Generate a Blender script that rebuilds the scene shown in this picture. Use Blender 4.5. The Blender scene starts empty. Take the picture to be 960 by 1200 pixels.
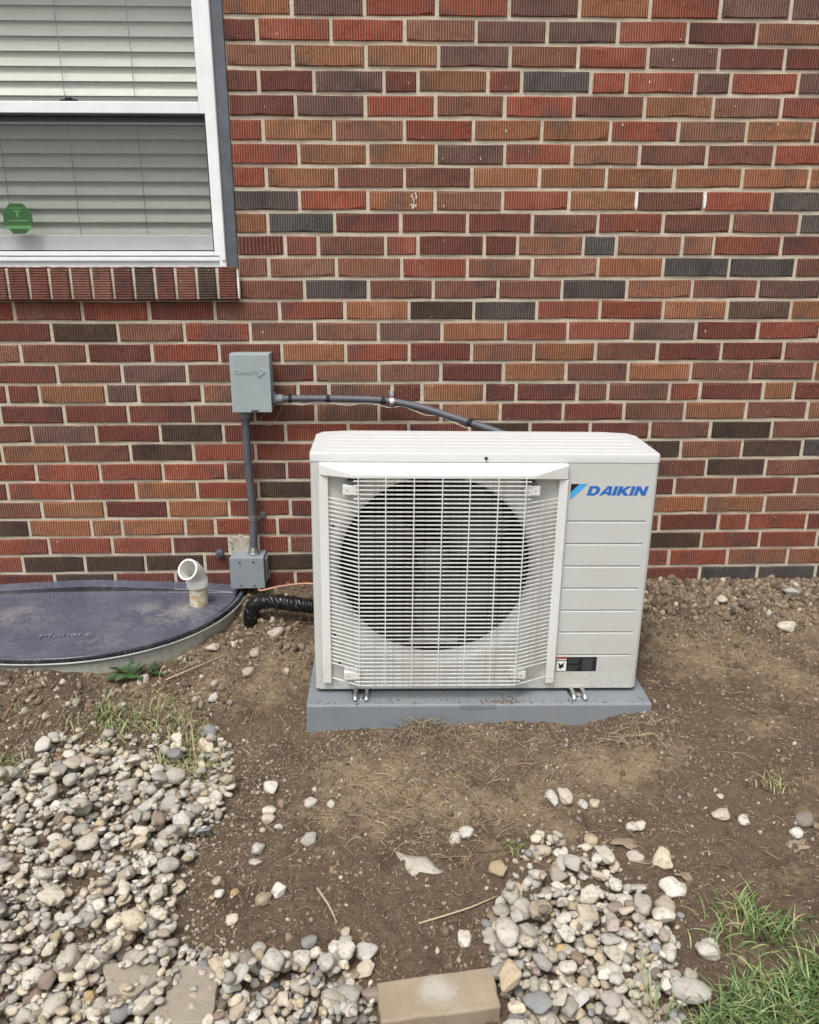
import bpy, math, random
import numpy as np
from mathutils import Vector, Matrix, Euler
from mathutils.geometry import tessellate_polygon

random.seed(7); rng = np.random.default_rng(7)
S = bpy.context.scene
COL = S.collection
R = math.radians

# ------------------------------------------------------------------ camera
CAM = Vector((0.0, -2.7415, 1.1695)); YAW, PITCH, FPX = R(1.759), R(17.853), 951.0
cam = bpy.data.cameras.new('camera'); co = bpy.data.objects.new('camera', cam); COL.objects.link(co)
co.location = CAM; co.rotation_euler = (R(90) - PITCH, 0, -YAW)
cam.sensor_fit = 'HORIZONTAL'; cam.sensor_width = 36; cam.lens = FPX / 960 * 36
cam.clip_start = .05; cam.clip_end = 500
S.camera = co

# ------------------------------------------------------------------ light
SUN_EL, SUN_AZ = R(62), R(205)          # azimuth: 0 = +y, clockwise; 180 = behind the camera
world = bpy.data.worlds.new('World'); S.world = world; world.use_nodes = True
wn = world.node_tree; wn.nodes.clear()
sky = wn.nodes.new('ShaderNodeTexSky'); sky.sky_type = 'NISHITA'; sky.sun_disc = False
sky.sun_elevation = SUN_EL; sky.sun_rotation = SUN_AZ; sky.dust_density = 5.0; sky.air_density = 1.0; sky.ozone_density = 1.0
hs = wn.nodes.new('ShaderNodeHueSaturation'); hs.inputs['Saturation'].default_value = 0.07
bg = wn.nodes.new('ShaderNodeBackground'); bg.inputs['Strength'].default_value = 0.118
wo = wn.nodes.new('ShaderNodeOutputWorld')
wn.links.new(sky.outputs[0], hs.inputs['Color']); wn.links.new(hs.outputs[0], bg.inputs[0]); wn.links.new(bg.outputs[0], wo.inputs[0])
sun = bpy.data.lights.new('sun', 'SUN'); sun.energy = 1.25; sun.angle = R(18); sun.color = (1, .965, .91)
so = bpy.data.objects.new('sun', sun); COL.objects.link(so)
sd = Vector((math.sin(SUN_AZ) * math.cos(SUN_EL), math.cos(SUN_AZ) * math.cos(SUN_EL), math.sin(SUN_EL)))
so.rotation_euler = sd.to_track_quat('Z', 'Y').to_euler(); so.location = (0, -3, 6)
S.view_settings.view_transform = 'Standard'; S.view_settings.look = 'None'
S.view_settings.exposure = 0.68; S.view_settings.gamma = 1.0; S.view_settings.use_curve_mapping = False
S.cycles.max_bounces = 8; S.cycles.transparent_max_bounces = 12

# ------------------------------------------------------------------ surveying helpers: pixel of the photograph -> point of the real plane
_r = Vector((math.cos(YAW), -math.sin(YAW), 0))
_f = Vector((math.sin(YAW) * math.cos(PITCH), math.cos(YAW) * math.cos(PITCH), -math.sin(PITCH)))
_u = _r.cross(_f)
def ray(u, v): return (_f * FPX + _r * (u - 480) - _u * (v - 600)).normalized()
def at_y(u, v, y=0.0):
    d = ray(u, v); return CAM + d * ((y - CAM.y) / d.y)
def at_z(u, v, z=0.0):
    d = ray(u, v); return CAM + d * ((z - CAM.z) / d.z)
def pix(p):
    q = Vector(p) - CAM; z = q.dot(_f)
    return 480 + FPX * q.dot(_r) / z, 600 - FPX * q.dot(_u) / z

# ------------------------------------------------------------------ material helpers
def lin(c): return tuple((x / 255 / 12.92) if x <= 10 else ((x / 255 + .055) / 1.055) ** 2.4 for x in c)
class NT:
    def __init__(s, name):
        s.m = bpy.data.materials.new(name); s.m.use_nodes = True
        s.t = s.m.node_tree; s.b = s.t.nodes['Principled BSDF']; s.out = s.t.nodes['Material Output']
    def n(s, typ, **kw):
        nd = s.t.nodes.new(typ)
        for k, v in kw.items():
            if k.startswith('i_'): nd.inputs[k[2:].replace('_', ' ')].default_value = v
            else: setattr(nd, k, v)
        return nd
    def l(s, a, b): s.t.links.new(a, b)
    def math(s, op, a, b=None, c=None):
        nd = s.t.nodes.new('ShaderNodeMath'); nd.operation = op
        for i, x in enumerate((a, b, c)):
            if x is None: continue
            if hasattr(x, 'is_linked') or hasattr(x, 'links'): s.l(x, nd.inputs[i])
            else: nd.inputs[i].default_value = x
        return nd.outputs[0]
    def mix(s, fac, a, b, mode='MIX'):
        nd = s.t.nodes.new('ShaderNodeMix'); nd.data_type = 'RGBA'; nd.blend_type = mode
        for i, x in ((0, fac), (6, a), (7, b)):
            if hasattr(x, 'links'): s.l(x, nd.inputs[i])
            elif i == 0: nd.inputs[0].default_value = x
            else: nd.inputs[i].default_value = (*x, 1) if len(x) == 3 else x
        return nd.outputs[2]
    def noise(s, vec, scale, detail=3, rough=.55):
        nd = s.n('ShaderNodeTexNoise'); nd.inputs['Scale'].default_value = scale
        nd.inputs['Detail'].default_value = detail; nd.inputs['Roughness'].default_value = rough
        if vec is not None: s.l(vec, nd.inputs['Vector'])
        return nd.outputs['Fac']
    def ramp(s, x, a, b, lo=0., hi=1.):
        nd = s.n('ShaderNodeMapRange'); nd.inputs[1].default_value = a; nd.inputs[2].default_value = b
        nd.inputs[3].default_value = lo; nd.inputs[4].default_value = hi; s.l(x, nd.inputs[0]); return nd.outputs[0]
    def bump(s, h, strength=.5, dist=.002, prev=None):
        nd = s.n('ShaderNodeBump'); nd.inputs['Strength'].default_value = strength; nd.inputs['Distance'].default_value = dist
        s.l(h, nd.inputs['Height'])
        if prev is not None: s.l(prev, nd.inputs['Normal'])
        return nd.outputs[0]
    def set(s, **kw):
        for k, v in kw.items():
            k = k.replace('_', ' ')
            i = s.b.inputs[k]
            if hasattr(v, 'links'): s.l(v, i)
            elif k == 'Base Color': i.default_value = (*v, 1)
            else: i.default_value = v
        return s
    def obj(s): return s.n('ShaderNodeTexCoord').outputs['Object']
    def pos(s): return s.n('ShaderNodeNewGeometry').outputs['Position']

def simple(name, rgb, rough=.5, metal=0., spec=.5, var=.12, scale=40, bump=0., bscale=300):
    m = NT(name); p = m.obj()
    n1 = m.noise(p, scale, 4); n2 = m.noise(p, scale * .12, 2)
    k = m.math('MULTIPLY', m.ramp(n1, .3, .7, 1 - var, 1 + var * .6), m.ramp(n2, .3, .7, 1 - var * .7, 1 + var * .5))
    c = m.mix(1.0, rgb, (1, 1, 1), 'MULTIPLY')
    g = m.n('ShaderNodeCombineColor'); [m.l(k, g.inputs[i]) for i in range(3)]
    c = m.mix(1.0, rgb, g.outputs[0], 'MULTIPLY')
    m.set(Base_Color=c, Roughness=m.ramp(n1, .3, .7, max(.03, rough - .06), min(1, rough + .08)), Metallic=metal)
    m.b.inputs['Specular IOR Level'].default_value = spec
    if bump: m.set(Normal=m.bump(m.noise(p, bscale, 3), bump, .001))
    return m.m

# ------------------------------------------------------------------ mesh helpers
ORG = {}
class MB:
    def __init__(s): s.v = []; s.f = []; s.mi = []; s.cur = 0; s.col = []; s.c = None
    def add(s, vs, fs):
        o = len(s.v); s.v += [tuple(x) for x in vs]
        for f in fs:
            s.f.append(tuple(o + i for i in f)); s.mi.append(s.cur)
        if s.c is not None: s.col += [s.c] * len(vs)
        return s
    def box(s, x0, x1, y0, y1, z0, z1):
        return s.add([(x0, y0, z0), (x1, y0, z0), (x1, y1, z0), (x0, y1, z0), (x0, y0, z1), (x1, y0, z1), (x1, y1, z1), (x0, y1, z1)],
                     [(0, 3, 2, 1), (4, 5, 6, 7), (0, 1, 5, 4), (1, 2, 6, 5), (2, 3, 7, 6), (3, 0, 4, 7)])
    def tube(s, path, rad, n=10, cap=True, up=None):
        P = [Vector(p) for p in path]; m = len(P)
        rs = rad if hasattr(rad, '__len__') else [rad] * m
        T = [(P[min(i + 1, m - 1)] - P[max(i - 1, 0)]).normalized() for i in range(m)]
        a = Vector(up) if up else (Vector((0, 0, 1)) if abs(T[0].z) < .9 else Vector((1, 0, 0)))
        N = (a - T[0] * a.dot(T[0])).normalized(); vs = []
        for i in range(m):
            N = (N - T[i] * N.dot(T[i])).normalized(); B = T[i].cross(N)
            for k in range(n):
                t = 2 * math.pi * k / n; vs.append(P[i] + (N * math.cos(t) + B * math.sin(t)) * rs[i])
        fs = [(i * n + k, i * n + (k + 1) % n, (i + 1) * n + (k + 1) % n, (i + 1) * n + k) for i in range(m - 1) for k in range(n)]
        if cap: fs += [tuple(range(n - 1, -1, -1)), tuple((m - 1) * n + k for k in range(n))]
        return s.add(vs, fs)
    def extrude(s, poly, axis, a, b):
        """poly = 2-D outline in the two other axes, extruded along axis from a to b"""
        def P(p, t):
            q = list(p); q.insert(axis, t); return q
        n = len(poly); vs = [P(p, a) for p in poly] + [P(p, b) for p in poly]
        fs = [(i, (i + 1) % n, n + (i + 1) % n, n + i) for i in range(n)] + [tuple(range(n - 1, -1, -1)), tuple(range(n, 2 * n))]
        return s.add(vs, fs)
    def build(s, name, mat, parent=None, smooth=False, bevel=0., seg=2, at=None, auto=None):
        org = Vector(at) if at is not None else (ORG[parent.name] if parent else Vector((0, 0, 0)))
        me = bpy.data.meshes.new(name)
        V = [tuple(Vector(v) - org) for v in s.v]
        me.from_pydata(V, [], s.f)
        mats = mat if isinstance(mat, (list, tuple)) else [mat]
        for m in mats: me.materials.append(m)
        if len(mats) > 1: me.polygons.foreach_set('material_index', s.mi)
        if s.col:
            ca = me.color_attributes.new('tint', 'FLOAT_COLOR', 'POINT')
            ca.data.foreach_set('color', np.array([(*c, 1) for c in s.col], dtype=np.float32).ravel())
        if smooth: me.polygons.foreach_set('use_smooth', [True] * len(me.polygons))
        me.update()
        o = bpy.data.objects.new(name, me); COL.objects.link(o)
        ORG[o.name] = org
        if parent:
            o.parent = parent; o.location = org - ORG[parent.name]
        else: o.location = org
        if bevel:
            b = o.modifiers.new('bevel', 'BEVEL'); b.width = bevel; b.segments = seg; b.limit_method = 'ANGLE'; b.angle_limit = R(35)
            b.harden_normals = False
        if auto is not None and smooth:
            try: me.set_sharp_from_angle(angle=R(auto))
            except Exception: pass
        return o
def tag(o, label=None, cat=None, group=None, kind=None):
    for k, v in (('label', label), ('category', cat), ('group', group), ('kind', kind)):
        if v: o[k] = v
    return o
def empty(name, loc, label, cat, group=None, rot=(0, 0, 0)):
    o = bpy.data.objects.new(name, None); COL.objects.link(o); o.location = loc; o.rotation_euler = rot
    o.empty_display_size = .05; ORG[o.name] = Vector(loc); return tag(o, label, cat, group)
def curve(pts, n=6):
    """Catmull-Rom through the points"""
    P = [Vector(p) for p in pts]; P = [P[0] * 2 - P[1]] + P + [P[-1] * 2 - P[-2]]; out = []
    for i in range(1, len(P) - 2):
        for k in range(n):
            t = k / n; a, b, c, d = P[i - 1], P[i], P[i + 1], P[i + 2]
            out.append(.5 * ((2 * b) + (c - a) * t + (2 * a - 5 * b + 4 * c - d) * t * t + (3 * b - a - 3 * c + d) * t ** 3))
    out.append(P[-2]); return out

# numpy value noise
def vnoise(x, y, seed=0):
    xi = np.floor(x).astype(np.int64); yi = np.floor(y).astype(np.int64); xf = x - xi; yf = y - yi
    def hsh(a, b):
        h = (a * 374761393 + b * 668265263 + seed * 974634777) & 0xffffffff
        h = ((h ^ (h >> 13)) * 1274126177) & 0xffffffff
        return ((h ^ (h >> 16)) & 0xffff) / 65535.0
    u = xf * xf * (3 - 2 * xf); v = yf * yf * (3 - 2 * yf)
    a = hsh(xi, yi) * (1 - u) + hsh(xi + 1, yi) * u; b = hsh(xi, yi + 1) * (1 - u) + hsh(xi + 1, yi + 1) * u
    return (a * (1 - v) + b * v) * 2 - 1
def fbm(x, y, wl, oct=4, seed=0, gain=.5):
    s = 0; a = 1.
    for k in range(oct): s = s + a * vnoise(x / wl + 17.3 * k, y / wl - 9.1 * k, seed + k); a *= gain; wl = wl * .48
    return s
def gs(x, y, cx, cy, sx, sy=None): return np.exp(-((x - cx) / sx) ** 2 - ((y - cy) / (sy or sx)) ** 2)
def sst(x, a, b): t = np.clip((x - a) / (b - a), 0, 1); return t * t * (3 - 2 * t)

# ================================================================== GROUND
WX, WA, WB, WN = -1.06, .555, .545, 2.2        # window well: centre, half width, projection, superellipse exponent
def well_r(x, y): return (np.abs((x - WX) / WA) ** WN + np.abs(np.minimum(y, 0) / WB) ** WN) ** (1 / WN)
def h_base(x, y):
    d = np.maximum(-y, 0)
    z = -0.20 * (1 - np.exp(-d / .9)) - .022 * d
    z = z + .030 * sst(x, .45, 1.1) * sst(d, .15, .6) * (1 - sst(d, 1.1, 1.8))
    z = z + .016 * gs(x, y, .50, -.86, .2, .10) - .012 * gs(x, y, .545, -.75, .05, .05)
    z = z + .034 * gs(x, y, .10, -.775, .055, .06) + .026 * gs(x, y, .25, -.80, .14, .07) + .030 * gs(x, y, .74, -.77, .09, .08)
    z = z + .035 * gs(x, y, -.36, -.50, .12, .22) - .02 * gs(x, y, -.26, -.62, .07, .25)
    z = z + .050 * gs(x, y, -1.02, -.58, .48, .17) + .060 * gs(x, y, -1.24, -.60, .24, .11)
    z = z - .040 * gs(x, y, -.83, -.585, .13, .075)
    z = z + .02 * gs(x, y, 1.2, -.05, .5, .12) - .022 * gs(x, y, -.46, -.21, .09, .08)
    return z
def h_at(x, y):
    z = h_base(x, y)
    rough = .45 + .9 * gs(x, y, 1.15, -.22, .5, .2) + .7 * gs(x, y, -.45, -.3, .18, .22) + .8 * gs(x, y, -1.0, -.72, .5, .14)
    smooth = 1 - .6 * gs(x, y, -.34, -.52, .1, .2)
    z = z + .012 * fbm(x, y, .42, 3, 3) + rough * smooth * (.010 * fbm(x, y, .11, 3, 11) + .0100 * np.abs(fbm(x, y, .034, 3, 21)) - .004)
    z = z + .0022 * rough * smooth * 1.7 * fbm(x, y, .013, 3, 31)
    inw = (well_r(x, y) < .955) & (y < .02)
    z = np.where(inw, -.55, z)
    pad = (x > -.215) & (x < .745) & (y > -.705) & (y < -.32)
    return np.where(pad, np.minimum(z, -.115), z)
def hz(x, y): return float(h_at(np.array([x]), np.array([y]))[0])
def at_g(u, v):
    d = ray(u, v); t = .6; p = CAM + d * t
    ts = np.linspace(.8, 6, 900); X = CAM.x + d.x * ts; Y = CAM.y + d.y * ts; Z = CAM.z + d.z * ts
    k = np.argmax(Z < h_at(X, Y)); t = ts[k]; p = CAM + d * t
    return Vector((p.x, p.y, hz(p.x, p.y)))

def axis_grid(lo, hi, step, far):
    a = list(np.arange(lo, hi + step / 2, step)); s = step
    while a[-1] < far[1]: s *= 1.25; a.append(a[-1] + s)
    s = step; b = []
    x = lo
    while x > far[0]: s *= 1.25; x -= s; b.append(x)
    return np.array(b[::-1] + a)
gx = axis_grid(-1.75, 1.75, .0062, (-120, 120)); gy = axis_grid(-1.95, .03, .0062, (-150, .03))
gy = gy[gy < .05]
GX, GY = np.meshgrid(gx, gy); GZ = h_at(GX, GY)
nx, ny = len(gx), len(gy)
me = bpy.data.meshes.new('ground')
me.vertices.add(nx * ny); me.vertices.foreach_set('co', np.stack([GX, GY, GZ], -1).astype(np.float32).ravel())
ii = (np.arange(ny - 1)[:, None] * nx + np.arange(nx - 1)[None, :]).ravel()
quads = np.stack([ii, ii + 1, ii + nx + 1, ii + nx], -1).astype(np.int32)
me.loops.add(quads.size); me.loops.foreach_set('vertex_index', quads.ravel())
me.polygons.add(len(quads)); me.polygons.foreach_set('loop_start', np.arange(0, quads.size, 4, dtype=np.int32))
me.update(calc_edges=True)
me.polygons.foreach_set('use_smooth', np.ones(len(quads), dtype=bool))
# dryness of the soil: dry tan crust near the pad and the hump, moist dark loam further out
dry = .50 * gs(GX, GY, .02, -.98, .34, .20) + .40 * gs(GX, GY, .55, -.95, .2, .14) + .95 * gs(GX, GY, -.35, -.50, .07, .17) + .55 * gs(GX, GY, 1.0, -.42, .16, .14) \
    + .35 * gs(GX, GY, 1.5, -.5, .4, .35) + .42 * gs(GX, GY, 1.2, -.08, .7, .10) + .3 * gs(GX, GY, -.62, -.62, .2, .12)
dry = dry - .35 * gs(GX, GY, -.27, -.66, .09, .16) - .3 * gs(GX, GY, -.45, -.80, .16, .14) - .5 * gs(GX, GY, -.1, -1.34, .42, .22) - .3 * gs(GX, GY, .85, -1.1, .3, .25) - .2 * gs(GX, GY, -1.1, -.75, .4, .1)
dry = np.clip(dry + .30 * fbm(GX, GY, .13, 5, 77, .65) + .10, 0, 1)
at = me.attributes.new('dry', 'FLOAT', 'POINT'); at.data.foreach_set('value', dry.astype(np.float32).ravel())

m = NT('soil'); p = m.pos()
a = m.n('ShaderNodeAttribute', attribute_name='dry').outputs['Fac']
f1 = m.noise(p, 55, 5, .65); f2 = m.noise(p, 240, 4, .7); f3 = m.noise(p, 9, 3)
loam = m.mix(f1, (.064, .044, .031), (.190, .135, .092))
tan = m.mix(f1, (.175, .125, .078), (.345, .262, .168))
d2 = m.math('ADD', a, m.ramp(f1, .3, .7, -.18, .18))
c = m.mix(m.ramp(d2, .12, .62), loam, tan)
c = m.mix(m.ramp(f2, .56, .68, 0, .6), c, (.33, .27, .20))
c = m.mix(m.ramp(f2, .45, .34, 0, .6), c, (.045, .032, .024))
c = m.mix(m.ramp(f3, .55, .68, 0, .55), c, (.062, .042, .028))
m.set(Base_Color=c, Roughness=.95); m.b.inputs['Specular IOR Level'].default_value = .15
b1 = m.bump(f1, 1., .010); b2 = m.bump(f2, 1., .0035, b1); m.set(Normal=b2)
SOIL = m.m; me.materials.append(SOIL)
ground = bpy.data.objects.new('ground', me); COL.objects.link(ground)
tag(ground, 'bare brown soil sloping away from the brick wall', None, None, 'structure')

# ================================================================== BRICK WALL
CO = .0677; PIT = .21293
WIN = (-1.72, -.4655, 15 * CO, 30 * CO)       # opening in the brickwork
ROWS = {
 0: [([341.7,427,512,597,680,763,845,928], 'OPRRPORPP')],
 1: [([301,387.7,474.3,558.3,641.7,725,806.7,887.7], 'rRRBPPRrB')],
 2: [([343,429,514,598,678,760,843,921], 'BOOPBRPrr')],
 3: [([303,367.7,450,490,571.7,611.7,693,735,816,857,936], 'rrPrORDRRPRP')],
 4: [([346,428,510.7,592,673,755.7,836.7,916.7], 'rPRBRTOBR')],
 5: [([308,391.7,474,555,635,716,796,875.7,954], 'ROBROORBOR')],
 6: [([350,431,511,591.7,670.7,750,829,908], 'ROOPRBTTR')],
 7: [([312,394,474,553,632.7,711,790.7,870.7,949], 'ROTTOOOOOO')],
 8: [([351,431,510,589,667.3,746,826,905], 'DROBROTRD')],
 9: [([314,392,470,548,624,701,777.7,858,938], 'ODrrrTRTTD')],
 10: [([334,373,451.7,490,568,606.7,684,722.7,800,837,916], 'rRTRrrBDBBRr')],
 11: [([315,394,471,548,624,701,777.7,855,932.7], 'TBBRBBODDT')],
 12: [([356.7,432,508,584,659,735,811.7,889], 'TDTTTDBTP')],
 13: [([16,96,174.3,251.7,327.3,404.3,479.3,555.3,629.3,703.3,777.7,852.7,927.7], 'RTRrTROKDRROEO')],
 14: [([60,138,216,293,368.7,443.7,518,592.5,665.5,741,815.7,889], 'rKBRTBPORRPrR')],
 15: [([24,102,178,256.7,330,405,479.6,553,626,698,771,845.7,919], 'BTrRrORrBOTrrr')],
 16: [([66.7,143,219,296,369,444,516.7,590,663.5,736.7,810,880.7,955], 'rTPTrBBrOTOTTO')],
 17: [([8,46,124,162,237,276,349,385.4,459.6,494.6,568,605,677,712.7,785,821,895,931], 'rrOPrBTrBrOrrTTRrOr')],
 18: [([75,150,225.7,298,370,444,516.7,586.7,660,731.7,802.7,875,947], 'rrrTrBTOrrTOTB')],
 19: [([36.7,112.7,187.7,261.7,334.6,408,479,550,621,692,762,833,905], 'TPrKrRRrKrrTKT')],
 20: [([1.7,77.3,152.7,226.7,299.3], 'rOTKRR'), ([798.3,870,941], 'KBKD')],
 21: [([42,117,190.7,264,336], 'RRRRTr'), ([756,828,898], 'TTKT')],
 22: [([9,84,159,231,303], 'rRRORK'), ([791,861.7,933], 'rTrT')],
 23: [([49,123,196.7,268,340], 'TOrORr'), ([757,827.7,896.7], 'BOOB')],
 24: [([34,107,143,216.7,252,325], 'KOOOORr'), ([773,842.7,876.7,946], 'RrRRr')],
 25: [([57.3,131,201.7,269], 'RRRrR'), ([752,822.7,890.7], 'KKRR')],
 26: [([26.7,99.3,170,240,311], 'RKKKrK'), ([784.3,852.7,923.3], 'RRBB')],
 27: [([64,135,205.7,276,346], 'rKrrrr'), ([820,887.7,955.7], 'rDDD')],
}
BC = {'R': (154, 87, 68), 'r': (127, 76, 65), 'O': (160, 109, 79), 'B': (150, 105, 84), 'P': (124, 94, 85), 'T': (134, 90, 75),
      'D': (100, 92, 88), 'K': (90, 72, 61), 'E': (118, 91, 76)}
ILL = .89                               # albedo = lit colour / light on the wall
def brick_rgb(c, k=None):
    b = np.array(lin(BC[c])) / ILL; j = random.uniform(.86, 1.14); h = random.uniform(-.05, .05)
    return tuple(np.clip(b * j * np.array([1 + h, 1 - h * .4, 1 - h]), .008, .9))
def brick_material(name, attr, axis):
    m = NT(name); oi = m.n('ShaderNodeObjectInfo')
    if attr: p = m.pos(); base = m.n('ShaderNodeAttribute', attribute_name='tint').outputs['Color']; rnd = m.n('ShaderNodeNewGeometry').outputs['Random Per Island']
    else: p = m.obj(); base = oi.outputs['Color']; rnd = oi.outputs['Random']
    off = m.n('ShaderNodeVectorMath', operation='ADD'); cx = m.n('ShaderNodeCombineXYZ')
    r37 = m.math('MULTIPLY', rnd, 37.); m.l(r37, cx.inputs[0]); m.l(r37, cx.inputs[1]); m.l(p, off.inputs[0]); m.l(cx.outputs[0], off.inputs[1]); q = off.outputs[0]
    sx = m.n('ShaderNodeSeparateXYZ'); m.l(p, sx.inputs[0])
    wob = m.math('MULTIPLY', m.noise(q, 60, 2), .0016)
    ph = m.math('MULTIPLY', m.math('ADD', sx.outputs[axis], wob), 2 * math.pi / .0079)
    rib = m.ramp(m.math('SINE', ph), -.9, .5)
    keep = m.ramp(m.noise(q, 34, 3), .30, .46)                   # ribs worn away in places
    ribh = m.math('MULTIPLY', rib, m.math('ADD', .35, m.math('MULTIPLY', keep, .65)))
    flash = m.noise(q, 9, 2); grain = m.noise(q, 420, 3, .7); mid = m.noise(q, 70, 4)
    hsv = m.n('ShaderNodeHueSaturation'); m.l(base, hsv.inputs['Color']); hsv.inputs['Saturation'].default_value = .78; hsv.inputs['Value'].default_value = .64
    hs2 = m.n('ShaderNodeHueSaturation'); m.l(base, hs2.inputs['Color']); hs2.inputs['Hue'].default_value = .504; hs2.inputs['Value'].default_value = 1.18; hs2.inputs['Saturation'].default_value = .9
    c = m.mix(m.ramp(flash, .52, .68, 0, .9), base, hsv.outputs[0])
    c = m.mix(m.ramp(flash, .46, .30, 0, .7), c, hs2.outputs[0])
    c = m.mix(m.ramp(mid, .52, .72, 0, .5), c, hsv.outputs[0])
    # shade in the grooves of the combed face, darkened in the base colour
    groove_shade = m.n('ShaderNodeHueSaturation'); m.l(c, groove_shade.inputs['Color']); groove_shade.inputs['Value'].default_value = .34
    c = m.mix(m.math('MULTIPLY', m.math('SUBTRACT', 1., ribh), .80), c, groove_shade.outputs[0])
    pit = m.ramp(m.noise(q, 150, 2), .70, .76)
    c = m.mix(m.math('MULTIPLY', pit, .7), c, (.02, .014, .012))
    sp = m.ramp(m.noise(q, 85, 1), .775, .80); c = m.mix(m.math('MULTIPLY', sp, .7), c, (.55, .50, .45))
    m.set(Base_Color=c, Roughness=.86); m.b.inputs['Specular IOR Level'].default_value = .3
    b = m.bump(ribh, 1., .004); b = m.bump(grain, .45, .0012, b); b = m.bump(mid, .4, .003, b); m.set(Normal=b)
    return m.m
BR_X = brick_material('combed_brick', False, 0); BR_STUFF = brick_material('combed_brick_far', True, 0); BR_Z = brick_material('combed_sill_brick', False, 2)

m = NT('mortar'); p = m.pos()
n1 = m.noise(p, 380, 4, .7); n2 = m.noise(p, 30, 4); n3 = m.noise(p, 3, 3)
c = m.mix(n1, (.44, .380, .290), (.76, .685, .555)); c = m.mix(m.ramp(n2, .4, .7, 0, .5), c, (.46, .395, .30)); c = m.mix(m.ramp(n3, .45, .7, 0, .25), c, (.36, .33, .28))
m.set(Base_Color=c, Roughness=.95, Normal=m.bump(n1, .8, .003, m.bump(n2, .8, .006))); m.b.inputs['Specular IOR Level'].default_value = .2
MORTAR = m.m

wall = empty('brick_wall', (0, 0, 0), 'red and brown combed brick house wall with pale mortar joints', 'brick wall')
mb = MB(); Y0, Y1 = .0045, .22; X0, X1, Z0, Z1 = -7., 7., -.7, 43 * CO
for (x0, x1, z0, z1) in ((X0, WIN[0], Z0, Z1), (WIN[1], X1, Z0, Z1), (WIN[0], WIN[1], Z0, WIN[2]), (WIN[0], WIN[1], WIN[3], Z1)): mb.box(x0, x1, Y0, Y1, z0, z1)
mb.build('mortar', MORTAR, wall)

def brick_shape(L, H, D, seed):
    """a brick with slightly ragged front arrises: outline loops set back, open at the rear"""
    r = random.Random(seed); n = 4; out = []
    xs = [-L / 2 + L * i / n for i in range(n + 1)]
    j = lambda a: r.uniform(-a, a)
    loopB = [(x, -H / 2) for x in xs] + [(x, H / 2) for x in reversed(xs)]
    loopA = []
    for i, (x, z) in enumerate(loopB):
        ex = abs(abs(x) - L / 2) < 1e-6
        ins = .0022 + r.random() * .0012 + (.005 * r.random() if ex and r.random() < .35 else 0) + (.004 if r.random() < .06 else 0)
        loopA.append((x - math.copysign(ins, x) * (1 if ex else 0) + (0 if ex else j(.006)), z - math.copysign(ins, z)))
    loopB = [(x + (0 if abs(abs(x) - L / 2) < 1e-6 else j(.004)), z + j(.0011)) for x, z in loopB]
    N = len(loopB); f = [-.0005 + j(.0012) for _ in range(N)]
    vs = [(x, f[i] , z) for i, (x, z) in enumerate(loopA)] + [(x, .0032, z) for x, z in loopB] + [(x, D, z) for x, z in loopB]
    # front built as a strip of quads between the lower and upper edge
    fs = [(i, i + 1, N - 2 - i, N - 1 - i) for i in range(n)]
    for k in range(2): fs += [(k * N + (i + 1) % N, k * N + i, (k + 1) * N + i, (k + 1) * N + (i + 1) % N) for i in range(N)]
    return vs, fs
def brick_mesh(name, L, H, D, seed, mat):
    v, f = brick_shape(L, H, D, seed); me = bpy.data.meshes.new(name); me.from_pydata(v, [], f); me.materials.append(mat); return me
JT = .0110
STR = [brick_mesh('brick', PIT - JT, CO - JT, .05, 100 + i, BR_X) for i in range(9)]
HDR = [brick_mesh('brick', .096, CO - JT, .05, 200 + i, BR_X) for i in range(4)]
stuff = MB(); nb = 0
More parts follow.
